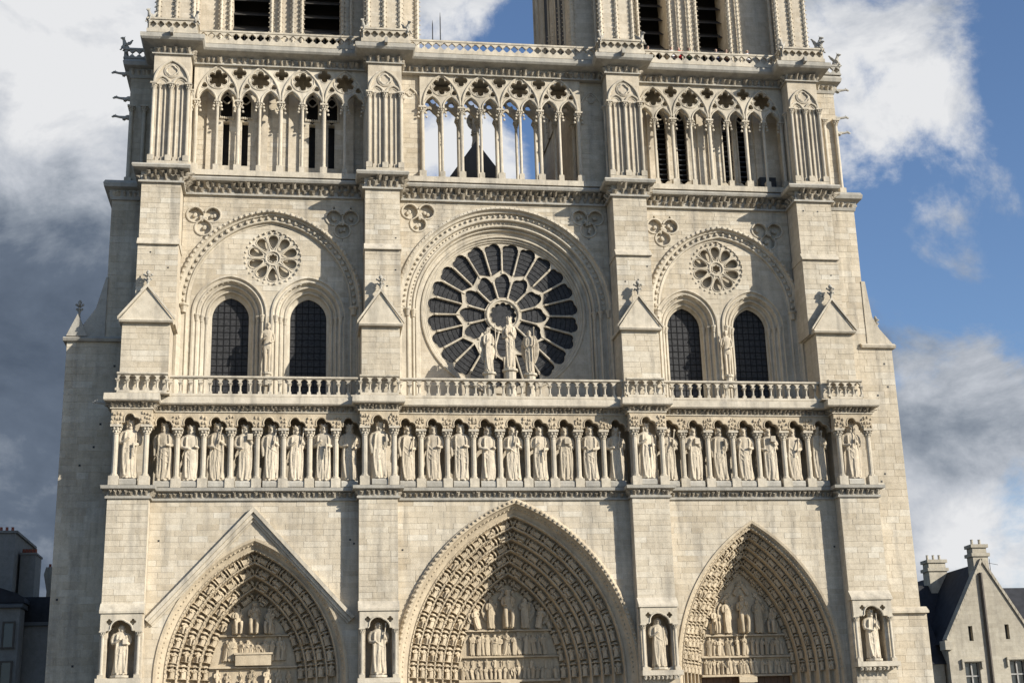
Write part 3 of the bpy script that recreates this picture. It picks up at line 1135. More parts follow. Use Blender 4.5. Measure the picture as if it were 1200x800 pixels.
# ---- gallery of kings
KX = [-21.84, -20.02, -18.56, -17.04, -15.52, -13.99, -12.59, -11.04, -9.54, -7.82, -6.17, -4.64, -3.07, -1.46, .05, 1.67, 3.15, 4.71, 6.23, 7.94, 9.47, 11.02, 12.65,
      14.21, 15.71, 17.26, 18.79, 20.69]
CX = [-22.6, -20.93, -19.29, -17.82, -16.30, -14.82, -13.33, -11.83, -10.33, -8.71, -7.02, -5.41, -3.87, -2.32, -.76, .86, 2.43, 3.92, 5.46, 7.17, 8.83, 10.30, 11.87, 13.43,
      15.00, 16.61, 18.14, 19.84, 21.69]
ONB = {0, 9, 19, 27}                                    # niches on a buttress
mb = MB()
mb.box(-22.4, 21.7, -.05, 3.5, 16.6, 17.0)
for x0, x1 in LB:
    mb.box(x0 + .1, x1 - .1, -.8, .0, 16.6, 16.995)
mb.build('gallery_floor', 'limestone_weathered', CATH)
mb = MB()
mb.box(-22.5, 21.6, 1.25, 2.0, 17.0, 21.9)
for x0, x1 in LB:
    mb.box(x0 + .3, x1 - .3, .3, 1.25, 17.0, 21.9)
mb.build('gallery_back_wall', 'limestone_courses', CATH)
for i, x in enumerate(CX):
    onb = (i in ONB) or (i - 1 in ONB)
    y = -.82 if onb else -.05
    link('gallery_column', colonnette(3.44, .155, cap=.5, base=.52), None, CATH, (x, y, 17.0))
# trefoil arcade over the statues
for bi in range(28):
    x0, x1 = CX[bi], CX[bi + 1]
    onb = bi in ONB
    y0, y1 = (-1.05, -.55) if onb else (-.28, .22)
    xa, xb = x0, x1
    if onb:
        xa, xb = x0 - .28, x1 + .28
    elif bi - 1 in ONB:
        xa = x0 + .25
    elif bi + 1 in ONB:
        xb = x1 - .25
    c_ = (x0 + x1) / 2
    hw = .52
    ar = Arch(c_, 20.56, hw, .60).pts(0, None, 14)
    n_ = len(ar)
    tre = []
    for k, (x, z) in enumerate(ar):
        q = .34 * (1 - abs(math.sin(1.5 * PI * k / (n_ - 1)))) if 0 < k < n_ - 1 else 0
        tre.append((x + (c_ - x) * q, z - (z - 20.5) * q))
    mb = MB()
    outer = [(xa, 20.44), (c_ - hw, 20.44)] + tre + [(c_ + hw, 20.44), (xb, 20.44), (xb, 21.36), (xa, 21.36)]
    mb.plate(outer, [], y0, y1)
    mb.tube(p3(tre, y0 - .01), .045, 5)
    # little carved arcading on the blocks
    for (u0, u1) in ((xa, c_ - hw), (c_ + hw, xb)):
        m_ = max(1, round((u1 - u0) / .16))
        for k in range(m_):
            u = u0 + (k + .5) * (u1 - u0) / m_
            for zz in (20.56, 20.80, 21.05):
                q_ = RND.uniform(.6, 1.25)
                mb.ell((u + RND.uniform(-.05, .05), y0 - RND.uniform(0, .04), zz + RND.uniform(-.08, .08)), (.07 * q_, .08, .10 * q_), 6, 4)
    mb.build('statue_canopy', 'limestone_portal', CATH)  # darker portal stone puts the cornice's shade into the canopy colour

path_k = zig(LB, -.28, -1.05, 2.0)
mb = MB()
mb.plan(path_k, [(-.5, 21.34), (.07, 21.34), (.07, 21.40), (.0, 21.43), (.02, 21.68), (.36, 21.73), (.42, 21.80), (.40, 22.17), (-.05, 22.25), (-.5, 22.25)])
kc = mb.build('gallery_cornice', 'limestone_trim', CATH)
mb = MB()
leaf_row(mb, zig([(a - .05, b + .05) for a, b in LB], -.29, -1.06, 2.0), 21.38, .20, .18, .24)
leaf_row(mb, zig([(a - .05, b + .05) for a, b in LB], -.31, -1.08, 2.0), 21.50, .20, .28, .24)
tag(mb.build('leaf_frieze', 'limestone_crust', kc), kind='stuff')
mb = MB()
mb.box(-22.3, 21.6, -.4, 3.5, 21.95, 22.19)
for x0, x1 in LB:
    mb.box(x0 + .2, x1 - .2, -1.1, -.3, 21.95, 22.2)
mb.build('terrace_floor', 'limestone_weathered', CATH)


# ---- balustrade of the terrace
def rail_run(xa, xb, y, step, parent):
    n_ = max(2, round((xb - xa) / step))
    st = (xb - xa) / n_
    mb = MB()
    mb.prism_x([(y - .16, 22.24), (y - .16, 22.34), (y - .12, 22.40), (y + .12, 22.40), (y + .16, 22.34), (y + .16, 22.24)], xa, xb)
    base = [(xa, 23.10)]
    for k in range(n_):
        c_ = xa + (k + .5) * st
        base += Arch(c_, 23.06, st * .5 - .05, st * .5 - .03).pts(0, None, 4)
    base += [(xb, 23.10), (xb, 23.30), (xa, 23.30)]
    mb.prism(base, y - .075, y + .075)
    mb.prism_x([(y - .10, 23.30), (y - .17, 23.36), (y - .17, 23.43), (y - .1, 23.47), (y + .1, 23.47), (y + .17, 23.43), (y + .17, 23.36), (y + .10, 23.30)], xa - .04, xb + .04)
    r_ = mb.build('rail', 'limestone_trim', parent)
    bm_ = colonnette(.68, .062, n=7)
    for k in range(n_ + 1):
        link('baluster', bm_, None, parent, (xa + k * st, y, 22.40))


bal = MB()
bal.plan(zig(MBX, -.42, -1.05, 1.45), [(-.14, 22.20), (.14, 22.20), (.14, 22.25), (-.14, 22.25)])
bal = bal.build('balustrade', 'limestone_trim', CATH)
BR = [(-22.65, -19.9), (-8.98, -6.75), (6.85, 9.1), (19.45, 21.5)]
for (i, j) in BAYS:
    rail_run(BR[i][1] + .12, BR[j][0] - .12, -.42, .56, bal)
for x0, x1 in BR:
    rail_run(x0, x1, -1.05, .56, bal)

# ---- upper buttresses
for i in range(4):
    mb = MB()
    x0, x1 = MBX[i]
    ashlar(mb, x0, x1, 22.2, 26.55, -.75, tagname='ub%d' % i, thick=.4, back=2.2)
    u0, u1 = UB[i]
    ashlar(mb, u0, u1, 26.55, 31.5, -.42, tagname='ub%d' % i, thick=.4, back=1.9)
    ashlar(mb, u0 + .02, u1 - .02, 31.5, 35.5, -.26, tagname='ub%d' % i, thick=.4, back=1.75)
    PARENT['ub%d' % i] = mb.build('upper_buttress', 'limestone_courses', CATH)
    mb = MB()
    mb.prism_x([(-.58, 31.46), (-.58, 31.52), (-.27, 31.92), (1.45, 31.92), (1.45, 31.46)], u0 - .05, u1 + .05)
    mb.build('offset_sill', 'limestone_trim', CATH)
    # gablet: steep little roof ending against the shaft
    cx = (x0 + x1) / 2
    mb = MB()
    hw = (x1 - x0) / 2 + .16
    mb.prism_x([(-1.0, 26.5), (-1.06, 26.6), (-1.0, 26.68), (1.4, 26.68), (1.4, 26.5)], cx - hw, cx + hw)
    mb.prism([(cx - hw, 26.68), (cx + hw, 26.68), (cx, 28.62)], -.88, .9)
    for s in (-1, 1):
        mb.prism([(cx + s * (hw + .1), 26.68), (cx + s * (hw + .1), 26.82), (cx, 28.85), (cx, 28.64)], -1.0, -.78)
    gb = mb.build('gablet', 'limestone_trim', CATH)
    link('finial', FINIAL, None, gb, (cx, -.88, 28.62), None, (1.0, 1.0, .95))

# ---- upper walls
TREF = ((-18.4, 33.9), (-10.0, 33.95), (-5.3, 34.5), (5.5, 34.4), (10.35, 33.95), (17.3, 33.85))
YW = 1.5
A_rose = Arch(0.05, 28.44, 6.55, 6.56)
A_l = Arch(-14.33, 28.55, 5.35, 5.85)
A_r = Arch(14.12, 28.75, 4.75, 5.35)
for (i, j), A, nm in zip(BAYS, (A_l, A_rose, A_r), 'lcr'):
    mb = MB()
    ashlar(mb, UB[i][1], UB[j][0], 22.2, 35.5, YW, [A] + [Circle(x + .6 * math.cos(a_), z + .56 * math.sin(a_), .5) for x, z in TREF for a_ in (PI / 6, 5 * PI / 6, 3 * PI / 2)
                                                              if UB[i][1] < x < UB[j][0]], tagname='up' + nm, back=.8, h=.26)
    PARENT['up' + nm] = mb.build('bay_wall', 'mortar', CATH)


def sweep_arch(A, prof, z0, name, mat='limestone_trim', n=24, parent=None):
    mb = MB()
    mb.grid([p3(A.pts(d, z0, n), y) for d, y in prof])
    return mb.build(name, mat, parent or CATH)


def roll(d, y, r, k=5):
    return [(d + r - r * math.cos(PI * i / k), y - r * math.sin(PI * i / k)) for i in range(k + 1)]


# rose arch
prof = [(-.22, YW + .02), (-.22, YW - .16), (-.06, YW - .2), (.02, YW), (.14, YW + .04), (.16, YW + .22), (.42, YW + .24)] + roll(.44, YW + .24, .07) + \
       [(.60, YW + .42), (.78, YW + .46)] + roll(.80, YW + .44, .07) + [(.98, YW + .66)] + roll(1.0, YW + .64, .055) + [(1.14, YW + .80), (1.30, YW + .84), (1.34, YW + .90)]
ra = sweep_arch(A_rose, prof, 22.2, 'rose_arch', n=36)
mb = MB()
bead_arch(mb, A_rose, -.12, YW - .16, 23, .30, .075)
bead_arch(mb, A_rose, .30, YW + .17, 23, .36, .085)
bead_arch(mb, A_rose, .70, YW + .40, 23, .26, .05)
tag(mb.build('carved_buds', 'limestone_trim', ra), kind='stuff')
for s in (-1, 1):
    for d, y in ((.06, YW - .02), (.5, YW + .22), (.88, YW + .42)):
        mb = MB()
        x = A_rose.cx + s * (A_rose.a - d)
        mb.lathe([(.1, 0), (.12, .05), (.11, .1), (.16, .35), (.2, .42), (.2, .5)], x, y, 8, 28.0)
        mb.build('capital', 'limestone_trim', ra)
RC = (0.05, 28.44)
mb = MB()
mb.plate(A_rose.pts(1.30, 22.2, 30), [circ(RC[0], RC[1], 5.06, 64)], YW + .88, YW + 1.3)
mb.build('rose_wall', 'limestone_courses', CATH)
mb = MB()
for r_, y, t_ in ((5.12, YW + .86, .09), (4.98, YW + .98, .09), (4.86, YW + 1.08, .08)):
    mb.tube(p3(circ(RC[0], RC[1], r_, 72), y), t_, 6, True)
rose = mb.build('rose_window', 'limestone_trim', CATH)


def polar(c, r, th, lat):
    """point at radius r along direction th, offset sideways by lat"""
    return (c[0] + r * math.cos(th) - lat * math.sin(th), c[1] + r * math.sin(th) + lat * math.cos(th))


holes = [foil(RC[0], RC[1], .86, 12, .14, 48)]
for k in range(12):
    th = PI / 2 + k * PI / 6
    pl = [polar(RC, 1.17, th, -.24), ]
    hw = .52
    side = [(1.15, .262), (1.65, .396), (2.08, .512)]
    head = []
    for q in range(1, 14):
        t = PI * q / 14
        cus = 1 - .32 * (1 - abs(math.sin(1.5 * t)))
        head.append((2.12 + .68 * math.sin(t) * cus, .525 * math.cos(t) * (1 - .12 * (1 - abs(math.sin(1.5 * t))))))
    pl = [polar(RC, r_, th, -w) for r_, w in side] + [polar(RC, r_, th, -w) for r_, w in head] + [polar(RC, r_, th, w) for r_, w in side[::-1]]
    holes.append(pl)
for k in range(24):
    th = PI / 2 + (k + .5) * PI / 12
    rl, rr = (2.95, 2.62) if k % 2 == 0 else (2.62, 2.95)      # petal apex on one side, petal junction on the other
    pts = [polar(RC, rl, th, -(rl * .1317 - .042)), polar(RC, 3.5, th, -(3.5 * .1317 - .042)), polar(RC, 4.40, th, -(4.4 * .1317 - .05))]
    for q in range(1, 12):
        t = PI * q / 12
        cus = 1 - .38 * (1 - abs(math.sin(1.5 * t)))
        pts.append(polar(RC, 4.42 + .40 * math.sin(t) * cus, th, -.53 * math.cos(t) * (1 - .14 * (1 - abs(math.sin(1.5 * t))))))
    pts += [polar(RC, 4.40, th, 4.4 * .1317 - .05), polar(RC, 3.5, th, 3.5 * .1317 - .042), polar(RC, rr, th, rr * .1317 - .042)]
    holes.append(pts)
mb = MB()
mb.plate(circ(RC[0], RC[1], 4.92, 72), holes, YW + 1.12, YW + 1.34)
for k in range(12):
    th = PI / 2 + (k + .5) * PI / 6
    mb.tube([(polar(RC, r_, th, 0)[0], YW + 1.11, polar(RC, r_, th, 0)[1]) for r_ in (1.1, 1.2, 1.25, 2.0, 2.1, 2.25)], [.07, .07, .045, .045, .08, .08], 6)
for k in range(24):
    th = PI / 2 + k * PI / 12
    mb.tube([(polar(RC, r_, th, 0)[0], YW + 1.11, polar(RC, r_, th, 0)[1]) for r_ in (2.75, 2.85, 2.92, 4.1, 4.18, 4.3)], [.06, .06, .04, .04, .075, .075], 6)
for h_ in holes:
    mb.tube(p3(h_, YW + 1.12), .022, 4, True)
mb.tube(p3(circ(RC[0], RC[1], 1.0, 36), YW + 1.10), .09, 6, True)
mb.build('tracery', 'limestone_trim', rose)
for h_ in holes:
    mx, mz = sum(p[0] for p in h_) / len(h_), sum(p[1] for p in h_) / len(h_)
    mb = MB()
    mb.prism([(mx + (x - mx) * 1.04, mz + (z - mz) * 1.04) for x, z in h_], YW + 1.27, YW + 1.30)
    mb.build('pane', 'glass', rose)
# lead lines across the panes
mb = MB()
for r_ in (1.5, 1.85, 2.2, 3.1, 3.4, 3.7, 4.0, 4.3, 4.6):
    mb.tube(p3(circ(RC[0], RC[1], r_, 72), YW + 1.262), .016, 4, True)
tag(mb.build('lead_lines', 'lead', rose), kind='stuff')


# ---- side bays: relief arch, pair of windows, small blind rose
def side_bay(A, wins, rc, rr, nm):
    prof = [(-.2, YW + .02), (-.2, YW - .15), (-.05, YW - .19), (.03, YW + .0), (.12, YW + .03), (.16, YW + .16), (.36, YW + .18)] + roll(.38, YW + .18, .06) + [(.52, YW + .3), (.62, YW + .33)]
    din = .62
    yf = YW + .33
    o = sweep_arch(A, prof, 22.2, 'relief_arch', n=30)
    mb = MB()
    bead_arch(mb, A, -.10, YW - .18, 23, .36, .105)
    bead_arch(mb, A, .26, YW + .10, 23, .44, .12)
    tag(mb.build('carved_buds', 'limestone_trim', o), kind='stuff')
    W = [Arch(c_, zs, a_, h_) for c_, zs, a_, h_ in wins]
    inner = Arch(A.cx, A.zs, A.a - din, A.pts(din)[len(A.pts(din)) // 2][1] - A.zs)
    mb = MB()
    ashlar(mb, 0, 0, 22.2, A.zs + inner.h, yf, W + [Circle(rc[0], rc[1], rr)], outer=inner, tagname='in' + nm, back=.75)
    PARENT['in' + nm] = mb.build('window_wall', 'mortar', CATH)
    for s in (-1, 1):
        mb = MB()
        x = A.cx + s * (A.a - .3)
        mb.lathe([(.14, 0), (.16, .05), (.15, .1), (.22, .35), (.3, .42), (.3, .52)], x, YW + .1, 8, A.zs - .6)
        mb.build('capital', 'limestone_trim', o)
    for w in W:
        pf = [(-.12, yf + .02), (-.12, yf - .09), (-.02, yf - .1), (.03, yf + .03), (.1, yf + .05)]
        d, y = .12, yf + .06
        for k in range(3):
            pf += roll(d, y, .065) + [(d + .15, y + .16), (d + .24, y + .24)]
            d += .26
            y += .27
        dg = w.a - 1.1
        pf += [(dg, y + .05), (dg, y + .25)]
        wa = sweep_arch(w, pf, 22.2, 'window_arch', n=18)
        mb = MB()
        bead_arch(mb, w, .22, yf + .10, 23, .34, .085)
        tag(mb.build('carved_buds', 'limestone_trim', wa), kind='stuff')
        for s in (-1, 1):
            for k in range(3):
                mb = MB()
                mb.lathe([(.08, 0), (.1, .04), (.085, .08), (.14, .3), (.17, .36), (.17, .44)], w.cx + s * (w.a - .12 - .065 - .26 * k), yf + .06 + .27 * k - .01, 8, w.zs - .44)
                mb.build('capital', 'limestone_trim', wa)
        yg = y + .16
        win = MB()
        win.prism(w.pts(dg - .03, 22.2, 14), yg, yg + .04)
        win = win.build('window', 'glass', CATH)
        mb = MB()
        zt = w.pts(dg)[len(w.pts(dg)) // 2][1]
        x0, x1 = w.cx - 1.1, w.cx + 1.1
        for k in range(1, 6):
            x = x0 + (x1 - x0) * k / 6
            zz = 22.3
            q = w.zs
            while w.span(q + .05, dg) and w.span(q + .05, dg)[0] < x < w.span(q + .05, dg)[1]:
                q += .05
            mb.box(x - .018, x + .018, yg - .03, yg - .005, 22.25, q)
        z = 22.5
        while z < zt - .1:
            sp_ = w.span(z, dg)
            mb.box(sp_[0], sp_[1], yg - .034, yg - .002, z - .018, z + .018)
            z += .42
        mb.build('window_bars', 'lead', win)
    # small rose
    mb = MB()
    hs = [foil(rc[0], rc[1], rr * .17, 6, .2, 24)]
    for k in range(10):
        th = PI / 2 + k * PI / 5
        pts = []
        for q in range(20):
            t = 2 * PI * q / 20
            u, v = math.cos(t), math.sin(t)
            ww = rr * (.17 + .07 * u)
            pts.append(polar(rc, rr * (.62 + .27 * u), th, v * ww))
        hs.append(pts)
    mb.plate(circ(rc[0], rc[1], rr * 1.01, 48), hs, yf + .06, yf + .30)
    mb.box(rc[0] - rr, rc[0] + rr, yf + .45, yf + .52, rc[1] - rr, rc[1] + rr)
    for k in range(10):
        th = PI / 2 + (k + .5) * PI / 5
        mb.tube([(polar(rc, r_, th, 0)[0], yf + .05, polar(rc, r_, th, 0)[1]) for r_ in (.28 * rr, .34 * rr, .72 * rr, .86 * rr)], [.07, .05, .05, .07], 6)
    for h_ in hs:
        mb.tube(p3(h_, yf + .05), .035, 4, True)
    mb.tube(p3(circ(rc[0], rc[1], rr * .26, 24), yf + .03), .06, 5, True)
    for k in range(30):
        t = 2 * PI * k / 30
        mb.ell((rc[0] + rr * .985 * math.cos(t), yf + .0, rc[1] + rr * .985 * math.sin(t)), (.085, .07, .085), 6, 4)
    mb.build('blind_rose', 'limestone_trim', CATH)


side_bay(A_l, ((-16.68, 27.95, 2.12, 2.36), (-12.0, 27.95, 2.12, 2.36)), (-14.2, 31.6), 1.70, 'l')
side_bay(A_r, ((11.62, 27.75, 1.93, 2.25), (15.95, 27.75, 1.93, 2.25)), (13.82, 31.55), 1.72, 'r')

# carved trefoils in the corners of the bays
for (x, z) in TREF:
    mb = MB()
    mb.box(x - 1.1, x + 1.1, YW + .26, YW + .5, z - 1.1, z + .85)
    for a in (PI / 6, 5 * PI / 6, 3 * PI / 2):
        cx, cz = x + .60 * math.cos(a), z + .56 * math.sin(a)
        ring = [p for p in circ(cx, cz, .50, 20)]
        arc = [(cx + .5 * math.cos(a + t), cz + .5 * math.sin(a + t)) for t in [-2.25 + 4.5 * q / 18 for q in range(19)]]
        mb.tube(p3(arc, YW - .01), .065, 6)
        for q in range(2):
            mb.ell((cx + RND.uniform(-.14, .14), YW + .18, cz + RND.uniform(-.14, .14)), (.13, .12, .14), 6, 4)
    for q in range(4):
        mb.ell((x + RND.uniform(-.16, .16), YW + .12, z + RND.uniform(-.16, .16)), (.14, .15, .14), 6, 4)
    mb.build('carved_trefoil', 'limestone_trim', CATH)

# ---- string course below the open gallery
path_s = zig(UB, YW - .02, -.26, 3.0)
mb = MB()
mb.plan(path_s, [(-.3, 35.45), (.16, 35.45), (.16, 35.56), (.04, 35.62), (.02, 36.2), (.48, 36.28), (.55, 36.42), (.50, 36.52), (.1, 36.66), (-.3, 36.66)])
sc_ = mb.build('string_course', 'limestone_weathered', CATH)
mb = MB()
pf_ = zig([(a - .03, b + .03) for a, b in UB], YW - .05, -.29, 3.0)
leaf_row(mb, pf_, 35.58, .40, .30, .42)
leaf_row(mb, [(x + .2, y) for x, y in pf_], 35.84, .42, .44, .42)
tag(mb.build('leaf_frieze', 'limestone_crust', sc_), kind='stuff')
mb = MB()
mb.box(-22.0, 21.0, YW, 5.0, 36.2, 36.62)
mb.build('gallery_floor', 'limestone_weathered', CATH)

# ---- gallery storey: buttress piers with blind arcading
for (x0, x1) in GB:
    mb = MB()
    mb.box(x0, x1, -.12, 2.6, 36.62, 44.1)
    pr = mb.build('gallery_pier', 'limestone_courses', CATH)
    mb = MB()
    mb.box(x0 - .12, x1 + .12, -.42, 2.6, 36.60, 36.85)
    mb.build('pier_base', 'limestone_trim', pr)
    mb = MB()
    cx = (x0 + x1) / 2
    hw = (x1 - x0) / 2
    for s in (-.5, .5):
        A_ = Arch(cx + s * hw, 41.95, hw * .44, hw * .55)
        mb.tube(p3(A_.pts(0, None, 8), -.16), .08, 6)
        mb.tube(p3(A_.pts(.16, None, 8), -.12), .05, 5)
    Ab = Arch(cx, 42.15, hw * .94, hw * 1.35)
    mb.tube(p3(Ab.pts(0, None, 10), -.18), .09, 6)
    mb.tube(p3(foil(cx, 42.95, .36, 4, .3, 28), -.15), .065, 5, True)
    mb.tube(p3(circ(cx, 42.95, .44, 24), -.14), .05, 5, True)
    mb.build('blind_tracery', 'limestone_trim', pr)
    for s in (-.94, 0, .94):
        link('colonnette', colonnette(5.2, .105, cap=.42, base=.36), None, pr, (cx + s * hw, -.26, 36.85))
    for s in (-.62, -.32, .32, .62):
        link('colonnette', colonnette(5.2, .058, cap=.3, base=.3), None, pr, (cx + s * hw, -.17, 36.85))
    for s in (-1, 1):
        link('colonnette', colonnette(5.2, .09, cap=.4, base=.36), None, pr, (cx + s * (hw + .04), .55, 36.85))

# ---- open arcade of the gallery
YG = 1.2
GBAY = [([-19.09, -16.48, -13.88, -11.2, -8.6], GB[0][1], GB[1][0], 0.0), ([-5.0, -2.5, 0.0, 2.58, 5.12], GB[1][1], GB[2][0], .12), ([8.92, 11.36, 13.85, 16.30, 18.78], GB[2][1], GB[3][0], -.05)]
for bi, (mains, xa, xb, dz) in enumerate(GBAY):
    zsp = 41.72 + dz
    ztop = 44.12
    mb = MB()
    mb.box(xa, xb, YG - .28, YG + .28, 36.6, 36.95)
    mb.build('gallery_sill', 'limestone_trim', CATH)
    xs_all = []
    for k in range(4):
        xs_all += [(mains[k], True), ((mains[k] + mains[k + 1]) / 2, False)]
    xs_all.append((mains[4], True))
    for x, main in xs_all:
        if x < xa - .05 or x > xb + .05:
            continue
        link('arcade_column', colonnette(zsp - 36.95, .125 if main else .092, cap=.46, base=.42), None, CATH, (x, YG, 36.95))
        if bi == 1:
            link('arcade_column', colonnette(zsp - 36.95, .125 if main else .092, cap=.46, base=.42), None, CATH, (x, YG + 1.7, 36.95))
    # tracery plate with trefoil arches below and foiled openings above
    for yy in ((YG, YG + 1.7) if bi == 1 else (YG,)):
        mb = MB()
        outer = [(max(xa, mains[0] - .16), zsp - .02)]
        for k in range(8):
            x0, x1 = xs_all[k][0], xs_all[k + 1][0]
            c_ = (x0 + x1) / 2
            hw = (x1 - x0) / 2 - .085
            ar = Arch(c_, zsp - .1, hw, hw * 1.5).pts(0, None, 10)
            n_ = len(ar)
            for q, (x, z) in enumerate(ar):
                f_ = .20 * (1 - abs(math.sin(1.5 * PI * q / (n_ - 1)))) if 0 < q < n_ - 1 else 0
                outer.append((x + (c_ - x) * f_, z - (z - zsp) * f_))
        outer += [(min(xb, mains[4] + .16), zsp - .02), (min(xb, mains[4] + .16), ztop), (max(xa, mains[0] - .16), ztop)]
        hs = []
        for k in range(4):
            c_ = (mains[k] + mains[k + 1]) / 2
            hs.append(foil(c_, zsp + 1.46, .64, 6, .34, 36))
            for s_ in (-1, 1):
                hs.append(foil(c_ + s_ * .80 * (mains[k + 1] - mains[k]) / 2.5, zsp + .98, .21, 3, .3, 18))
        for k in range(1, 4):
            hs.append(foil(mains[k], zsp + 1.90, .45, 4, .38, 24))
        mb.plate(outer, hs, yy - .13, yy + .13)
        if yy == YG:
            for k in range(4):
                c_ = (mains[k] + mains[k + 1]) / 2
                w = (mains[k + 1] - mains[k]) / 2
                mb.tube(p3(Arch(c_, zsp + .1, w - .06, w * 1.72).pts(0, None, 14), yy - .16), .07, 6)
                mb.tube(p3(circ(c_, zsp + 1.46, .70, 28), yy - .14), .04, 5, True)
            for h_ in hs:
                mb.tube(p3(h_, yy - .13), .035, 5, True)
            for k in range(8):
                x0, x1 = xs_all[k][0], xs_all[k + 1][0]
                hw = (x1 - x0) / 2 - .07
                mb.tube(p3(Arch((x0 + x1) / 2, zsp - .1, hw, hw * 1.52).pts(0, None, 8), yy - .15), .06, 5)
            # crockets hanging beside the capitals
            for x, main in xs_all:
                for q in range(3):
                    for s in (-1, 1):
                        mb.ell((x + s * (.2 + .03 * q), yy - .05, zsp - .15 - .28 * q * (1 if main else .8)), (.085, .08, .09), 6, 4)
        mb.build('gallery_tracery', 'limestone_trim', CATH)
# solid returns either side of the middle arcade
for (x0, x1) in ((GB[1][1], -5.1), (5.25, GB[2][0])):
    mb = MB()
    ashlar(mb, x0, x1, 36.62, 44.1, YG + .1, tagname='ret', back=2.0)
    PARENT['ret'] = mb.build('gallery_return_wall', 'mortar', CATH)
    mb = MB()
    c_ = (x0 + x1) / 2
    hw = (x1 - x0) / 2
    mb.tube(p3(Arch(c_, 42.2, hw * .9, hw * 1.5).pts(0, None, 10), YG + .07), .08, 6)
    mb.build('blind_arch', 'limestone_trim', CATH)
    mb = MB()
    mb.tube(p3(foil(c_, 42.9, .3, 4, .3, 24), YG + .08), .05, 5, True)
    mb.build('blind_foil', 'limestone_trim', CATH)

# tower walls behind the gallery
YR = 2.55
slits = [-17.3, -16.13, -11.92, -10.7]
lou = [10.95, 12.3, 15.45, 16.5]
for nm, x0, x1, ops in (('rl', GB[0][1], -5.3, [Rect(x - .2, x + .2, 38.1, 40.95) for x in slits] + [Lancet(x, 41.25, 42.2, .42, .9) for x in slits]),
                        ('rr', 5.3, GB[3][0] + .1, [Lancet(x, 37.9, 42.2, .38, .75) for x in lou])):
    mb = MB()
    ashlar(mb, x0, x1, 36.62, 45.0, YR, ops, tagname=nm, back=.5)
    PARENT[nm] = mb.build('tower_wall', 'mortar', CATH)
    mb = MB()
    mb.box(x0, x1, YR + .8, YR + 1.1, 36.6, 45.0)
    mb.build('dark_backing', 'louvre_wood_void_dark', CATH)  # dark panel paints the unlit tower interior behind the openings
    for o in ops:
        A_ = getattr(o, 'A', None)
        mb = MB()
        if A_:
            ol = [(A_.cx - A_.a, o.zsill)] + A_.pts(0, None, 8) + [(A_.cx + A_.a, o.zsill)]
            mb.tube(p3(ol, YR - .03), .07, 6)
            mb.tube(p3(foil(A_.cx, A_.zs + .35, A_.a * .7, 4, .3, 20), YR + .1), .05, 5, True)
            if nm == 'rl':
                for q in range(7):
                    mb.ell((A_.cx - A_.a + A_.a * 2 * q / 6, YR - .04, o.zsill - .05), (.09, .1, .1), 6, 4)
            mb.build('window_surround', 'limestone_trim', CATH)
            if nm == 'rr':
                for k in range(12):
                    mb = MB()
                    z = 38.0 + k * .36
                    mb.prism_x([(YR + .18, z), (YR + .20, z + .03), (YR + .48, z + .22), (YR + .46, z + .19)], A_.cx - A_.a, A_.cx + A_.a)
                    mb.build('louvre', 'lead_roof', CATH)
# mullion piers on the tower wall behind the arcade
for x in (-18.2, -15.0, -13.1, -9.6):
    mb = MB()
    mb.box(x - .3, x + .3, YR - .14, YR + .02, 36.6, 43.9)
    mb.build('wall_pier', 'limestone_courses', CATH)
for x in (10.2, 13.6, 14.3, 17.5):
    mb = MB()
    mb.box(x - .22, x + .22, YR - .14, YR + .02, 36.6, 43.9)
    mb.build('wall_pier', 'limestone_courses', CATH)
for x0, x1 in ((17.3, 17.75), (17.95, 18.4)):
    mb = MB()
    mb.box(x0, x1, YR - .55, YR - .1, 36.62, 38.1)
    mb.box(x0 + .05, x1 - .05, YR - .58, YR - .56, 36.8, 38.0)
    mb.build('equipment_box', 'iron', CATH)

# ---- top cornice and parapet
path_c = zig(GB, YG - .2, -.12, 3.0)
mb = MB()
mb.plan(path_c, [(-.6, 44.05), (.14, 44.05), (.14, 44.12), (.03, 44.18), (.03, 44.54), (.3, 44.64), (.72, 44.74), (.82, 44.86), (.84, 45.12), (.7, 45.2), (-.6, 45.2)])
tc_ = mb.build('top_cornice', 'limestone_weathered', CATH)
mb = MB()
leaf_row(mb, zig([(a - .03, b + .03) for a, b in GB], YG - .23, -.15, 3.0), 44.12, .42, .30, .38)
tag(mb.build('leaf_frieze', 'limestone_crust', tc_), kind='stuff')
mb = MB()
mb.box(-21.4, 20.8, YG - .3, 5.0, 44.3, 45.0)
mb.build('tower_terrace', 'limestone_weathered', CATH)


def parapet_plate(mb, pts, z0, z1, pitch, lobes=4):
    """pierced panel along a straight plan segment"""
    (xa, ya), (xb, yb) = pts
    l_ = math.hypot(xb - xa, yb - ya)
    n_ = max(1, round(l_ / pitch))
    w = l_ / n_
    zc = (z0 + z1) / 2
    hs = [foil((k + .5) * w, zc, min(w * .48, (z1 - z0) * .49), lobes, .42, 20, PI / 2) for k in range(n_)]
    tmp = MB()
    tmp.plate([(0, z0), (l_, z0), (l_, z1), (0, z1)], hs, -.08, .08)
    dx, dy = (xb - xa) / l_, (yb - ya) / l_
    mb.add([(xa + dx * u - dy * v, ya + dy * u + dx * v, z) for u, v, z in tmp.v], tmp.f)


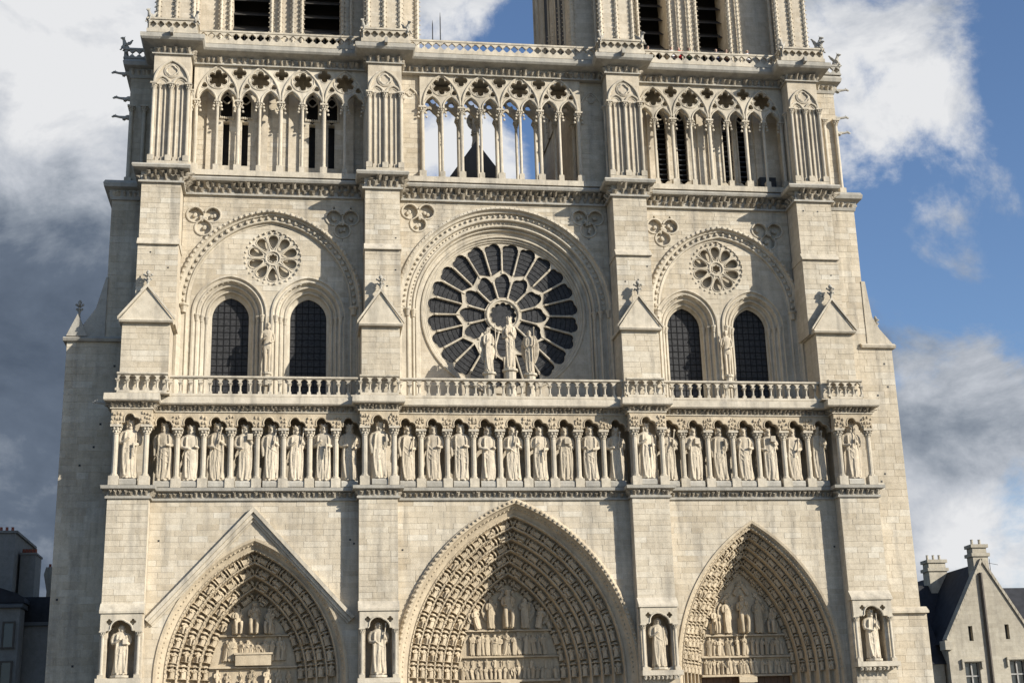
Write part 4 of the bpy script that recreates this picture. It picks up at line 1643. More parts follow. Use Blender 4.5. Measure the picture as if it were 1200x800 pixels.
PB = [(-21.95, -19.1), (-8.85, -6.0), (6.35, 9.15), (18.55, 21.3)]
for (i, j) in BAYS:
    par = MB()
    parapet_plate(par, ((PB[i][1] + .1, .38), (PB[j][0] - .1, .38)), 45.42, 46.02, .50)
    par.box(PB[i][1] - .1, PB[j][0] + .1, .25, .55, 45.2, 45.42)
    par.box(PB[i][1] - .1, PB[j][0] + .1, .26, .50, 46.02, 46.14)
    par.build('parapet', 'limestone_trim', CATH)
for (x0, x1) in PB:
    par = MB()
    yf, yb = -.78, .5
    for seg in (((x0, yf), (x1, yf)), ((x0, yb), (x0, yf)), ((x1, yf), (x1, yb))):
        parapet_plate(par, seg, 45.42, 46.05, .5)
    par.plan([(x0, yb), (x0, yf), (x1, yf), (x1, yb)], [(-.12, 45.18), (.12, 45.18), (.12, 45.42), (-.12, 45.42)])
    par.plan([(x0, yb), (x0, yf), (x1, yf), (x1, yb)], [(-.12, 46.05), (.14, 46.05), (.14, 46.17), (-.12, 46.17)])
    par.box(x0 + .1, x1 - .1, -.66, -.5, 45.2, 46.0)
    pp = par.build('parapet', 'limestone_trim', CATH)
    # drip spout in the middle and beasts on the corners
    mb = MB()
    mb.box((x0 + x1) / 2 - .09, (x0 + x1) / 2 + .09, -1.35, -.6, 44.95, 45.3)
    mb.build('water_spout', 'limestone_weathered', CATH)
    for s, x in ((1, x0), (-1, x1)):
        link('chimera', CHIM, None, CATH, (x + s * .05, -.7, 46.17 - .3), (0, 0, -s * .6), (.75, .75, .8))

# ---- towers above the gallery
OPEN = [[(-17.1, -14.75), (-12.55, -10.2)], [(9.85, 11.8), (13.9, 15.97)]]
TX = [(-21.4, -5.2), (5.2, 20.75)]
for ti, (x0, x1) in enumerate(TX):
    t = MB()
    yf, yb, z0, z1 = 2.2, 16.0, 45.0, 66.5
    (o0, o1), (o2, o3) = OPEN[ti]
    for a, b in ((x0, o0), (o1, o2), (o3, x1)):
        t.box(a, b, yf, yf + 2.2, z0, z1)
    for a, b in OPEN[ti]:
        t.prism([(a, 66.5), (a, 60.5)] + Arch((a + b) / 2, 60.5, (b - a) / 2, (b - a) * .95).pts(0, None, 8) + [(b, 60.5), (b, 66.5)], yf + .01, yf + 2.19)
        t.box(a, b, yf + .1, yf + 2.1, z0, 45.6)
    t.box(x0, x0 + 2.0, yf + 2.2, yb, z0, z1)
    t.box(x1 - 2.0, x1, yf + 2.2, yb, z0, z1)
    t.box(x0 + 2.0, x1 - 2.0, yb - 2.0, yb, z0, z1)
    t.box(x0 + 2.0, x1 - 2.0, yf + 2.2, yb - 2.0, z1 - .5, z1)
    tw = t.build('tower', 'limestone_courses', CATH)
    mb = MB()
    mb.box(x0 - .5, x1 + .5, yf - 2.0, yb + .5, 66.5, 67.2)
    mb.box(x0 - .3, x1 + .3, yf - 1.8, yb + .3, 67.2, 68.3)
    mb.build('tower_crown', 'limestone_weathered', tw)
    # buttress piers in front of the tower and their crocketed shafts
    pr = (GB[0], GB[1]) if ti == 0 else (GB[2], GB[3])
    for a, b in pr:
        mb = MB()
        mb.box(a, b, .75, yf, 45.0, 65.5)
        mb.build('tower_pier', 'limestone_courses', tw)
    spots = []
    for a, b in pr:
        spots += [(a + .02, .75, .13), (b - .02, .75, .13), ((a + b) / 2, .70, .12)]
        spots += [(a - .12, 1.5, .13), (b + .12, 1.5, .13)]
    for a, b in OPEN[ti]:
        for s, x in ((-1, a), (1, b)):
            spots += [(x + s * .14, yf - .06, .11)]
            if abs(x + s * .7 - (o1 + o2) / 2) > .3:
                spots += [(x + s * .7, yf - .2, .10)]
    spots += [(x0, yf, .15), (x1, yf, .15), ((x0, yb, .15)), (x1, yb, .15)]
    xin = x1 if ti == 0 else x0
    sgn = 1 if ti == 0 else -1
    spots += [(xin, y, .13) for y in (4.5, 6.2, 8.3, 10.2, 12.0, 14.2)]
    for x, y, r_ in spots:
        mb = MB()
        mb.lathe([(r_, 45.0), (r_, 60.0)], x, y, 8)
        z = 45.5
        k = 0
        while z < 52.5:
            for q in range(3):
                an = PI * 1.5 + (q - 1) * 1.5
                mb.ell((x + (r_ + .05) * math.cos(an), y + (r_ + .05) * math.sin(an), z), (.05, .05, .045), 6, 4)
            z += .34
        mb.build('crocketed_shaft', 'limestone_trim', tw)
    for a, b in OPEN[ti]:
        mb = MB()
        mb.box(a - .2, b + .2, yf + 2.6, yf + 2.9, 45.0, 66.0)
        mb.build('belfry_backing', 'painted_void', tw)  # near-black panel paints the darkness inside the belfry
        for k in range(16):
            z = 46.9 + k * 1.05
            mb = MB()
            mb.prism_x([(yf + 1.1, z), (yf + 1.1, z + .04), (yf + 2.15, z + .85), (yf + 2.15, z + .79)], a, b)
            mb.build('louvre', 'louvre_wood_void_dark', tw)
        # mesh guard
        mb = MB()
        for k in range(1, 9):
            x = a + (b - a) * k / 9
            mb.box(x - .012, x + .012, yf + .2, yf + .224, 45.6, 47.4)
        mb.box(a, b, yf + .2, yf + .23, 47.38, 47.42)
        mb.build('guard_bars', 'iron', tw)
    # side openings towards the other tower, their shade painted as flat dark panels
    for ya in (5.0, 10.0):
        mb = MB()
        mb.box(xin - .02 if ti else xin - .03, xin + .03 if ti == 0 else xin + .02, ya, ya + 2.6, 46.2, 60.0)
        mb.build('side_dark_panel', 'louvre_wood_void_dark', tw)

# ---- body of the building behind the front
for nm, bx in (('nave_front', (-5.2, 5.2, 4.3, 12.0, 0, 36.3)),):
    mb = MB()
    mb.box(*bx)
    mb.build(nm, 'limestone_courses', CATH)
for x0, x1 in ((-21.4, -5.3), (5.3, 20.75)):
    mb = MB()
    mb.box(x0, x1, 4.35, 16.0, 0, 36.3)
    mb.box(x0, x0 + 1.2, 4.35, 16.0, 36.3, 45.0)
    mb.box(x1 - 1.2, x1, 4.35, 16.0, 36.3, 45.0)
    mb.build('tower_base', 'limestone_courses', CATH)
mb = MB()
mb.prism([(-6.2, 35.0), (6.2, 35.0), (6.2, 35.6), (-.15, 44.4), (-6.2, 35.6)], 13.0, 60)
rf = mb.build('nave_roof', 'lead_roof', CATH)
mb = MB()
mb.prism([(-6.4, 30.0), (6.4, 30.0), (6.4, 35.6), (-.15, 44.75), (-6.4, 35.6)], 12.2, 13.0)
mb.build('nave_gable', 'lead_roof', CATH)
mb = MB()
mb.lathe([(.3, 44.5), (.22, 44.9), (.22, 45.3), (.34, 45.4), (.26, 45.5)], -.15, 12.6, 8)
mb.build('gable_pedestal', 'limestone_weathered', CATH)

# ---- side buttresses
def flank(name, segs, yf, s):
    mb = MB()
    for x_in, x_out, z0, z1, dy in segs:
        a, b = min(x_in, x_out), max(x_in, x_out)
        ashlar(mb, a, b, z0, z1, yf + dy, tagname=name, thick=.35, back=9 - dy, h=.42)
    PARENT[name] = mb.build('side_buttress', 'limestone_courses', CATH)


flank('fl', [(-22.3, -26.15, 0, 26.4, 0), (-21.8, -24.05, 26.4, 35.6, .15), (-21.2, -23.35, 36.6, 44.1, .5)], 2.5, -1)
flank('fr', [(21.4, 24.95, 0, 9.6, -.12), (21.4, 24.65, 9.6, 26.2, 0), (20.9, 23.15, 26.2, 35.6, .1), (20.6, 22.65, 36.6, 44.1, .3)], .9, 1)
mb = MB()
mb.prism([(-24.0, 26.4), (-26.3, 26.4), (-26.3, 26.6), (-25.3, 27.35), (-24.6, 28.4), (-24.1, 30.4), (-24.0, 30.4)], 2.52, 11)
mb.prism_x([(2.3, 26.3), (2.2, 26.45), (2.5, 26.62), (11, 26.62), (11, 26.3)], -26.35, -22.3)
mb.prism([(-26.2, 26.62), (-25.0, 26.62), (-25.6, 28.0)], 2.35, 3.6)
fl1 = mb.build('weathering', 'limestone_weathered', CATH)
link('finial', FINIAL, None, CATH, (-25.6, 2.9, 27.9), None, (.9, .9, 1.0))
mb = MB()
mb.prism([(23.1, 26.2), (24.8, 26.2), (24.8, 26.4), (24.0, 27.4), (23.6, 28.2), (23.35, 30.6), (23.1, 30.6)], .95, 9)
mb.prism_x([(.72, 26.1), (.65, 26.25), (.9, 26.42), (9, 26.42), (9, 26.1)], 22.6, 24.85)
mb.build('weathering', 'limestone_trim', CATH)
mb = MB()
mb.prism_x([(.55, 9.55), (.55, 9.68), (.9, 9.95), (9, 9.95), (9, 9.55)], 21.9, 25.02)
mb.build('weathering', 'limestone_trim', CATH)
link('finial', FINIAL, None, CATH, (24.0, 1.4, 27.4), None, (.8, .8, .9))
for pth, z in (([(-24.05, 9), (-24.05, 2.6), (-21.9, 2.6)], 35.5), ([(20.9, 1.0), (23.15, 1.0), (23.15, 9)], 35.5), ([(-23.35, 9), (-23.35, 3.0), (-21.2, 3.0)], 44.0), ([(20.6, 1.2), (22.65, 1.2), (22.65, 9)], 44.0)):
    mb = MB()
    mb.plan(pth, [(-.3, z - .05), (.06, z - .05), (.1, z + .1), (.14, z + .55), (.45, z + .66), (.5, z + .9), (.4, z + 1.1), (-.3, z + 1.14)])
    o = mb.build('side_cornice', 'limestone_weathered', CATH)
    mb = MB()
    leaf_row(mb, [(x, y - .1) for x, y in pth], z + .14, .34, .26, .32)
    tag(mb.build('leaf_frieze', 'limestone_trim', o), kind='stuff')
# corner turret shafts and beasts beside the gallery
for x, y in ((-23.2, 3.0), (-22.4, 2.95), (22.5, 1.15), (21.7, 1.12), (22.62, 2.2)):
    link('colonnette', colonnette(5.3, .12, cap=.42, base=.36), None, CATH, (x, y - .12, 36.66))
for pts, z in (([(-23.75, 6), (-23.75, 2.7), (-22.0, 2.7)], 45.14), ([(21.3, .8), (23.05, .8), (23.05, 6)], 45.14)):
    par = MB()
    for k in range(2):
        parapet_plate(par, (pts[k], pts[k + 1]), z + .1, z + .62, .5)
    par.plan(pts, [(-.1, z), (.1, z), (.1, z + .1), (-.1, z + .1)])
    par.plan(pts, [(-.1, z + .62), (.12, z + .62), (.12, z + .74), (-.1, z + .74)])
    par.build('parapet', 'limestone_weathered', CATH)
GS = [(-23.55, 3.2, 44.3, -PI * .5), (-23.4, 3.3, 42.6, -PI * .5), (-23.4, 3.3, 41.3, -PI * .5), (22.65, 1.5, 42.3, PI * .5), (22.9, 1.6, 44.4, PI * .5), (22.65, 1.5, 41.2, PI * .5),
      (-22.95, -.7, 21.7, -PI * .5)]
for x, y, z, rz in GS:
    link('gargoyle', GARG, None, CATH, (x, y, z), (0, 0, rz), (.72, .72, .72))
for x, y, z, rz in ((-23.8, 3.0, 45.85, -.8), (22.95, .9, 45.85, .8), (21.2, -.6, 46.2, .8)):
    link('chimera', CHIM, None, CATH, (x, y, z), (0, 0, rz), (.8, .8, .8))
# dark plugs standing proud, painting the shade of put-log holes in the walls
mb = MB()
spots = []
for _ in range(26):
    b = RND.choice((0, 1, 2, 3, 4, 5))
    if b < 4:
        x0, x1 = UB[b]
        spots.append((RND.uniform(x0 + .2, x1 - .2), RND.choice((-.26, -.42)), 0))
for x, y, _ in spots:
    z = RND.uniform(32.2, 35) if y > -.4 else RND.uniform(29, 31)
    mb.box(x - .04, x + .04, y - .02, y + .05, z, z + .08)
for _ in range(5):
    x = RND.choice((RND.uniform(-20.4, -19.5), RND.uniform(-10, -9.2), RND.uniform(19, 19.4), RND.uniform(-6.7, -6.0), RND.uniform(9.2, 10)))
    z = RND.uniform(11, 16)
    mb.box(x - .05, x + .05, -.02, .05, z, z + .1)
for _ in range(6):
    mb.box(*(lambda x, z: (x - .06, x + .06, 2.48, 2.6, z, z + .12))(RND.uniform(-25.8, -23.2), RND.uniform(7, 26)))
    mb.box(*(lambda x, z: (x - .05, x + .05, .88, .95, z, z + .11))(RND.uniform(22.2, 24.4), RND.uniform(11, 26)))
tag(mb.build('putlog_dark_plugs', 'iron', CATH), kind='stuff')

# ---- the stones: the 300 that show largest as pieces of their own, the rest joined
cand = [s for s in STONES if s[9] and s[0] and (s[0].startswith('low') or s[0].startswith('buttress')) and s[5] > 6.3]
cand.sort(key=lambda s: -(s[2] - s[1]) * (s[6] - s[5]))
single = set(id(s) for s in cand[:300])
unit = MB()
unit.box(0, 1, 0, 1, 0, 1)
unit = unit.mesh('stone')
unit.materials.append(MAT['limestone'])
rest = MB()
for s in STONES:
    nm, a0, a1, b0, b1, z0, z1, y0, y1, rect = s
    if id(s) in single:
        link('stone', unit, None, PARENT[nm], (a0, y0, z0), None, (a1 - a0, y1 - y0, z1 - z0))
    else:
        rest.trap(a0, a1, b0, b1, z0, z1, y0, y1)
tag(rest.build('ashlar_stones', 'limestone', CATH), kind='stuff')

# ================================================================ statues
ORD = ['first', 'second', 'third', 'fourth', 'fifth', 'sixth', 'seventh', 'eighth', 'ninth', 'tenth', 'eleventh', 'twelfth', 'thirteenth', 'fourteenth']
pl = MB()
pl.prism_x([(-.40, 0), (-.46, .06), (-.46, .30), (-.40, .40), (.36, .40), (.36, 0)], -.47, .47)
PLINTH = pl.mesh('plinth')
PLINTH.materials.append(MAT['limestone_weathered'])
order = [0, 5, 11, 7, 4, 1, 12, 6, 8, 13, 9, 2, 5, 11, 7, 0, 10, 8, 3, 6, 12, 10, 13, 2, 4, 9, 1, 3]
for i, x in enumerate(KX):
    me, pz, hl = KING_MESH[order[i]]
    onb = i in ONB
    y = -.50 if onb else .20
    rt = empty('king_statue', (x, y, 17.0))
    n_ = i if i < 14 else 27 - i
    end = 'left' if i < 14 else 'right'
    pos = ('%s from the %s end' % (ORD[n_], end)) if n_ else '%smost of all' % end
    tag(rt, 'crowned stone king in the gallery, %s, %s' % (HELD[hl], pos), 'statue', 'stone kings standing in the arcade')
    s_ = 3.34 * RND.uniform(.97, 1.02)
    fl = 1
    body = link('body', me, None, rt, (0, 0, .40), (0, 0, RND.uniform(-.22, .22)), (s_ * 1.10, s_ * 1.05, s_))
    link('plinth', PLINTH, None, rt)


def statue(name, me, loc, h, label, rz=0.0, wide=1.0, base=None, cat='statue', mat=None):
    rt = empty(name, loc)
    tag(rt, label, cat)
    link('body', me, mat, rt, (0, 0, 0), (0, 0, rz), (h * wide, h * wide, h))
    if base:
        r_, hb = base
        mb = MB()
        mb.lathe([(r_ * .8, -hb), (r_ * .8, -hb * .5), (r_ * .7, -hb * .42), (r_ * .75, -.18), (r_, -.12), (r_, 0), (r_ * .7, .02)], 0, 0, 10)
        mb.build('pedestal', 'limestone_trim', rt)
    return rt


def fm(seed, vox=.0085, mat='limestone_carved', **kw):
    m = remeshed(figure(seed, **kw), 'statue', vox)
    m.materials.append(MAT[mat])
    return m


NL = [('bearded robed statue in the buttress niche at the far left of the front', dict(crown=False, beard=True, held='book', pose=('chest', 'belly'))),
      ('veiled statue of a woman in the buttress niche between left and centre portals', dict(crown=False, beard=False, veil=True, held='sceptre', pose=('belly', 'clasp'))),
      ('robed woman statue with bowed head in the niche between centre and right portals', dict(crown=False, beard=False, veil=True, held='none', pose=('chest', 'down'))),
      ('mitred bishop statue in the buttress niche right of the right portal', dict(crown=True, beard=True, held='sceptre', pose=('lap', 'chest')))]
for i, (lab, kw) in enumerate(NL):
    x0, x1 = LB[i]
    zs, zt = NICHE_Z[i]
    statue('niche_statue', fm(500 + i, **kw), ((x0 + x1) / 2, -.62, zs + .18), zt + .18 - zs - .1, lab, RND.uniform(-.2, .2), 1.15, (.5, .18))
# Virgin and angels before the rose
statue('virgin_statue', fm(520, crown=True, beard=False, veil=True, child=True, held='none', pose=('belly', 'chest')), (-.02, -.05, 24.15), 3.3,
       'crowned woman with child, middle statue before the rose window', 0, .76, (.48, 1.95))
statue('angel_statue', fm(521, crown=False, beard=False, wings=True, held='candle', pose=('chest', 'belly')), (-1.28, -.05, 23.95), 2.9,
       'winged angel with candlestick left of the woman before the rose window', .35, .74, (.42, 1.75))
statue('angel_statue', fm(522, crown=False, beard=False, wings=True, held='candle', pose=('belly', 'belly')), (1.2, -.05, 23.9), 2.8,
       'winged angel with candlestick right of the woman before the rose window', -.35, .74, (.42, 1.7))
# man and woman between the windows of the side bays
statue('nude_man_statue', fm(523, crown=False, beard=True, nude=True, held='none', pose=('chest', 'lap')), (-14.4, 1.35, 24.2), 3.2,
       'slim nude man statue between the two windows of the left bay', .1, .82, (.3, .8))
statue('nude_woman_statue', fm(524, crown=False, beard=False, nude=True, held='none', pose=('clasp', 'lap')), (13.95, 1.35, 24.35), 3.0,
       'slim nude woman statue between the two windows of the right bay', -.1, .82, (.3, .8))
statue('gable_angel_statue', fm(525, .016, 'limestone_weathered', crown=False, beard=False, wings=True, held='none'), (-.15, 12.6, 45.5), 1.9,
       'small weathered angel on the roof gable seen through the arcade', 0, 1.2)


# ================================================================ visitors on the tower walk
def person(loc, rz, label, jacket, trousers, hair, group='visitors behind the top parapet'):
    rt = empty('person', loc)
    rt.rotation_euler = (0, 0, rz)
    tag(rt, label, 'person', group)
    b = MB()
    for s in (-1, 1):
        b.tube([(s * .09, 0, .04), (s * .095, .01, .28), (s * .09, -.01, .5), (s * .1, 0, .9)], [.05, .06, .055, .09], 8)
        b.ell((s * .095, -.06, .04), (.045, .12, .04))
        b.tube([(s * .17, 0, 1.42), (s * .24, 0, 1.2), (s * .25, -.02, 1.1), (s * .2, -.2, 1.02), (s * .16, -.3, 1.05)], [.055, .05, .045, .04, .035], 8)
        b.ell((s * .15, -.34, 1.06), (.035, .06, .03))
        for q in range(4):
            b.tube([(s * (.13 + .015 * q), -.38, 1.06), (s * (.13 + .015 * q), -.44, 1.04)], [.009, .008], 5)
    b.loft([[(rx * math.cos(t), ry * math.sin(t), z) for t in [2 * PI * i / 12 for i in range(12)]] for z, rx, ry in
            ((.85, .15, .11), (.95, .17, .12), (1.1, .15, .1), (1.3, .19, .12), (1.43, .18, .1), (1.48, .07, .06), (1.54, .055, .06))])
    b.ell((0, -.01, 1.63), (.075, .095, .115), 12, 9)
    b.tube([(0, -.10, 1.65), (0, -.125, 1.62), (0, -.10, 1.605)], [.012, .018, .012], 6)
    me = remeshed(b, 'body', .018)
    me.materials.append(MAT['skin'])
    link('body', me, None, rt)
    j = MB()
    j.loft([[(rx * math.cos(t), ry * math.sin(t), z) for t in [2 * PI * i / 14 for i in range(14)]] for z, rx, ry in
            ((.86, .19, .145), (1.0, .195, .15), (1.2, .19, .135), (1.35, .215, .14), (1.44, .2, .12), (1.49, .085, .08))])
    for s in (-1, 1):
        j.tube([(s * .18, 0, 1.42), (s * .25, 0, 1.2), (s * .26, -.02, 1.1), (s * .21, -.2, 1.02)], [.075, .068, .062, .055], 8)
    j.build('jacket', jacket, rt, True)
    tr = MB()
    for s in (-1, 1):
        tr.tube([(s * .095, 0, .08), (s * .095, .01, .5), (s * .09, 0, .92)], [.075, .085, .115], 8)
    tr.build('trousers', trousers, rt, True)
    h = MB()
    h.ell((0, .02, 1.675), (.088, .1, .095), 12, 8)
    h.build('hair', hair, rt, True)
    return rt


ZP = 45.2
PP = [(9.95, 'cloth_brown', 'cloth_denim', 'hair_dark', 'visitor in brown at the left end of the right tower parapet'),
      (11.55, 'cloth_white', 'cloth_denim', 'hair_dark', 'visitor in white beside the red jacket at the top parapet'),
      (12.05, 'cloth_red', 'cloth_navy', 'hair_dark', 'visitor in a bright red jacket at the top parapet'),
      (12.75, 'cloth_green', 'cloth_denim', 'hair_dark', 'visitor in green right of the red jacket at the top parapet'),
      (14.6, 'cloth_navy', 'cloth_navy', 'hair_dark', 'visitor in navy before the right belfry opening'),
      (15.3, 'cloth_brown', 'cloth_denim', 'hair_dark', 'visitor in brown at the right edge of the right belfry opening'),
      (16.75, 'cloth_white', 'cloth_navy', 'hair_blond', 'fair haired visitor near the right end of the top parapet')]
for x, j, t_, h_, lab in PP:
    person((x, .85, 44.98), RND.uniform(-.4, .4), lab, j, t_, h_)

# lightning rods on the middle parapet
for x, h_ in ((-4.35, 1.5), (-3.85, 2.1)):
    mb = MB()
    mb.lathe([(.035, 46.1), (.03, 46.1 + h_ * .8), (.008, 46.1 + h_)], x, .38, 6)
    mb.build('lightning_rod', 'iron', CATH)

# ================================================================ houses
# right: gabled stone house with chimneys and steep slate roofs
H = empty('gabled_house', (48.8, 40, 0))
tag(H, 'stone gabled house with steep slate roof and tall chimneys right of the cathedral', 'house')


def hp(name, mb, mat, parent=None):
    o = mb.build(name, mat, parent if parent is not None else H)
    if parent is None:
        o.location = (-48.8, -40, 0)
    return o


w = MB()
gxl, gxr, gap, ge = 44.6, 52.9, 18.0, 10.9
gc = 48.75
wl = [(46.1, 47.35, 0, 9.1), (50.3, 51.7, 0, 9.1)]
w.plate([(gxl, 0), (gxr, 0), (gxr, ge), (gc, gap), (gxl, ge)],
        [[(46.0, 5.6), (47.4, 5.6), (47.4, 9.0), (46.0, 9.0)], [(50.25, 5.6), (51.7, 5.6), (51.7, 9.1), (50.25, 9.1)],
         [(46.72, 10.9), (47.12, 10.9), (47.12, 12.2), (46.72, 12.2)], [(50.2, 11.0), (50.6, 11.0), (50.6, 12.3), (50.2, 12.3)]], 40, 40.6)
w.box(gxl + .1, gxr - .1, 40.6, 56, 0, ge - .1)
wallo = hp('wall', w, 'house_stone')
for x0, x1, z0, z1 in ((46.0, 47.4, 5.6, 9.0), (50.25, 51.7, 5.6, 9.1)):
    m = MB()
    m.box(x0, x1, 40.35, 40.4, z0, z1)
    wi = hp('window', m, 'window_glass')
    m = MB()
    m.box((x0 + x1) / 2 - .06, (x0 + x1) / 2 + .06, 40.2, 40.38, z0, z1)
    m.box(x0, x1, 40.21, 40.37, z1 - 1.2, z1 - 1.08)
    m.box(x0, x0 + .08, 40.22, 40.36, z0, z1)
    m.box(x1 - .08, x1, 40.22, 40.36, z0, z1)
    m.build('frame', 'white_paint', wi)
    m = MB()
    m.prism([(x0 - .3, z1 + .1), (x1 + .3, z1 + .1), (x1 + .3, z1 + .32), (x0 - .3, z1 + .32)], 39.75, 40.05)
    m.box(x0 - .3, x0 - .12, 39.78, 40.02, z1 - .5, z1 + .1)
    m.box(x1 + .12, x1 + .3, 39.78, 40.02, z1 - .5, z1 + .1)
    m.build('hood', 'house_stone', wi)
for x0, z0 in ((46.72, 10.9), (50.2, 11.0)):
    m = MB()
    m.box(x0, x0 + .4, 40.4, 40.45, z0, z0 + 1.3)
    hp('slit_window', m, 'window_glass')
# gable coping in stepped stones
m = MB()
for s, xe in ((-1, gxl), (1, gxr)):
    k = 16
    for q in range(k):
        t0, t1 = q / k, (q + 1) / k - .004
        x0, z0 = gc + (xe - gc) * t0, gap + (ge - gap) * t0
        x1, z1 = gc + (xe - gc) * t1, gap + (ge - gap) * t1
        m.prism([(x0, z0 - .1), (x1, z1 - .1), (x1 + s * .08, z1 + .2), (x0 + s * .08, z0 + .2)], 39.86, 40.75)
    m.box(xe - .35, xe + .35, 39.7, 40.8, ge - .75, ge + .05)
hp('coping', m, 'house_stone')
m = MB()
m.prism([(gxl - .3, ge - .2), (gxr + .3, ge - .2), (gc, gap - .15)], 40.76, 55)
rf = hp('roof', m, 'slate')
# cross roof running off to the left behind the gable, with its own chimney
m = MB()
m.prism_x([(43.5, 10.5), (47.5, 16.7), (48.2, 16.7), (52.5, 10.5)], 42.6, 49.0)
hp('cross_roof', m, 'slate')
m = MB()
m.box(42.6, 49.0, 43.7, 52.3, 0, 10.5)
hp('rear_wing', m, 'house_stone')
m = MB()
m.prism_x([(44.5, 10.5), (48.5, 16.5), (49.2, 16.5), (53.5, 10.5)], 51.0, 66)
hp('right_roof', m, 'slate')
m = MB()
m.box(51.0, 66, 44.7, 53.3, 0, 10.5)
hp('right_wing', m, 'house_stone')


def chimney(x0, x1, y0, y1, z0, z1, npots):
    m = MB()
    m.box(x0, x1, y0, y1, z0, z1 - 1.1)
    m.box(x0 - .15, x1 + .15, y0 - .15, y1 + .15, z1 - 1.1, z1 - .8)
    m.box(x0 + .05, x1 - .05, y0 + .05, y1 - .05, z1 - .8, z1 - .3)
    m.box(x0 - .1, x1 + .1, y0 - .1, y1 + .1, z1 - .3, z1)
    c = hp('chimney', m, 'house_stone')
    for k in range(npots):
        m = MB()
        m.lathe([(.15, z1), (.13, z1 + .1), (.12, z1 + .45), (.15, z1 + .5), (.1, z1 + .5)], x0 + (x1 - x0) * (k + .5) / npots, (y0 + y1) / 2, 8)
        m.build('chimney_pot', 'house_stone', c)


chimney(48.05, 49.5, 40.1, 41.3, 15.0, 19.5, 2)
chimney(46.9, 48.7, 47.0, 48.4, 15.0, 19.1, 3)
m = MB()
m.tube([(48.45, 39.85, 16.9), (48.42, 39.85, 10), (48.35, 39.85, 0)], .17, 7)
hp('drainpipe', m, 'bare_wood')
m = MB()
m.lathe([(.03, 17.5), (.03, 18.7)], 51.6, 44, 5)
m.tube([(50.6, 44, 18.0), (51.6, 44, 18.3), (52.4, 44, 18.15)], .02, 4)
hp('aerial', m, 'iron')
# dormer and dark lean-to between house and cathedral
m = MB()
m.box(43.0, 44.55, 41.0, 43.6, 0, 9.0)
hp('lean_to', m, 'house_stone')
m = MB()
m.prism_x([(40.8, 9.0), (43.7, 13.4), (43.7, 9.0)], 42.8, 44.7)
hp('lean_to_roof', m, 'slate')
m = MB()
m.box(44.0, 46.4, 45.4, 47.0, 12.2, 13.2)
hp('roof_gutter_box', m, 'lead_roof')

# left: tall town houses standing in the shadow of the left tower
def house(name, loc, label):
    rt = empty(name, loc)
    tag(rt, label, 'house')

    def part(nm, mb, mat, parent=None):
        o = mb.build(nm, mat, parent if parent is not None else rt)
        if parent is None:
            o.location = (-loc[0], -loc[1], 0)
        return o
    return rt, part


def sash(part, x, y, z, hw, hh):
    m = MB()
    m.box(x - hw, x + hw, y - .05, y + .03, z - hh, z + hh)
    wi = part('window', m, 'window_glass')
    f = MB()
    f.box(x - hw - .08, x - hw + .04, y - .12, y, z - hh - .05, z + hh + .05)
    f.box(x + hw - .04, x + hw + .08, y - .12, y, z - hh - .05, z + hh + .05)
    f.box(x - hw - .08, x + hw + .08, y - .13, y, z + hh, z + hh + .12)
    f.box(x - hw - .14, x + hw + .14, y - .18, y, z - hh - .12, z - hh - .02)
    f.build('frame', 'bare_wood', wi)


def pots(parent, n, x0, dx, y, z):
    for k in range(n):
        m = MB()
        m.lathe([(.12, z), (.10, z + .3), (.12, z + .34), (.08, z + .34)], x0 + k * dx, y, 8)
        m.build('chimney_pot', 'terracotta', parent)


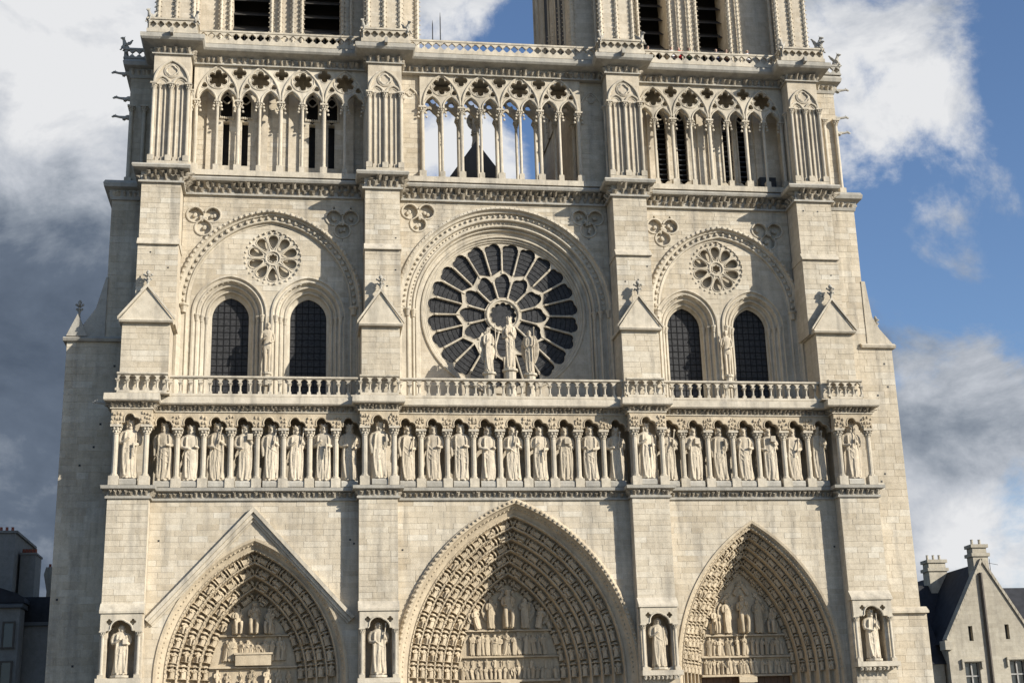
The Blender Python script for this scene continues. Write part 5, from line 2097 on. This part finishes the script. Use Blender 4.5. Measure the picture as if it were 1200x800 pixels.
_, kp = house('town_house', (-36.5, 32, 0), 'tall grey plastered town house cut off by the left picture edge')
m = MB()
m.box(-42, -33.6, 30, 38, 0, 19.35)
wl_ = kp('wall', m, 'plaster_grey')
m = MB()
m.box(-42.1, -33.45, 29.85, 38.1, 19.36, 19.55)
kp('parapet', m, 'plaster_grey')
pots(wl_, 4, -35.2, .42, 30.5, 19.55)
m = MB()
m.prism([(-36.5, 13.9), (-32.15, 13.9), (-32.2, 14.25), (-32.8, 14.6), (-34.0, 15.0), (-36.5, 15.1)], 27.6, 29.8)
kp('dormer_roof', m, 'slate')
m = MB()
m.box(-36.4, -32.5, 27.9, 29.8, 0, 13.9)
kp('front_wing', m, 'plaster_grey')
m = MB()
m.prism_x([(27.5, 13.55), (27.5, 13.75), (27.7, 13.88), (29.8, 13.88), (29.8, 13.55)], -36.5, -32.3)
kp('eaves', m, 'lead_roof')
for z in (11.6, 8.8, 6.0):
    for x in (-35.6, -34.4, -33.2):
        sash(kp, x, 27.88, z, .36, .85)
_, kp = house('town_house', (-31.5, 33, 0), 'lower town house with pale chimney wall and mansard roof beside the shaded cathedral flank')
m = MB()
m.box(-33.42, -32.3, 31.5, 34, 12.4, 17.95)
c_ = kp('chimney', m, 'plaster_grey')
m = MB()
m.box(-33.5, -32.22, 31.4, 34.1, 17.96, 18.1)
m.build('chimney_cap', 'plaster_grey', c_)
pots(c_, 5, -33.3, .22, 32, 18.1)
m = MB()
m.prism([(-33.35, 12.75), (-28.0, 12.75), (-28.0, 14.0), (-28.6, 14.6), (-32.8, 14.6), (-33.35, 13.6)], 30.2, 40)
kp('roof', m, 'slate')
m = MB()
m.box(-33.55, -27.8, 29.75, 40.2, 12.45, 12.7)
kp('cornice', m, 'lead_roof')
m = MB()
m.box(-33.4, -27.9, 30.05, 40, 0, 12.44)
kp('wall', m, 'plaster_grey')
for z in (9.2, 6.2):
    for x in (-29.9, -28.8):
        sash(kp, x, 30.03, z, .36, .8)
_, kp = house('town_house', (-31.5, 37.5, 0), 'brownish old house gable with chimney just left of the cathedral flank')
m = MB()
m.prism([(-33.4, 0), (-29.5, 0), (-29.5, 16.0), (-31.3, 17.9), (-31.9, 18.25), (-33.0, 18.2), (-33.15, 17.6), (-32.85, 16.2)], 40.3, 42)
g_ = kp('gable', m, 'house_stone')
pots(g_, 3, -32.8, .35, 41, 18.2)
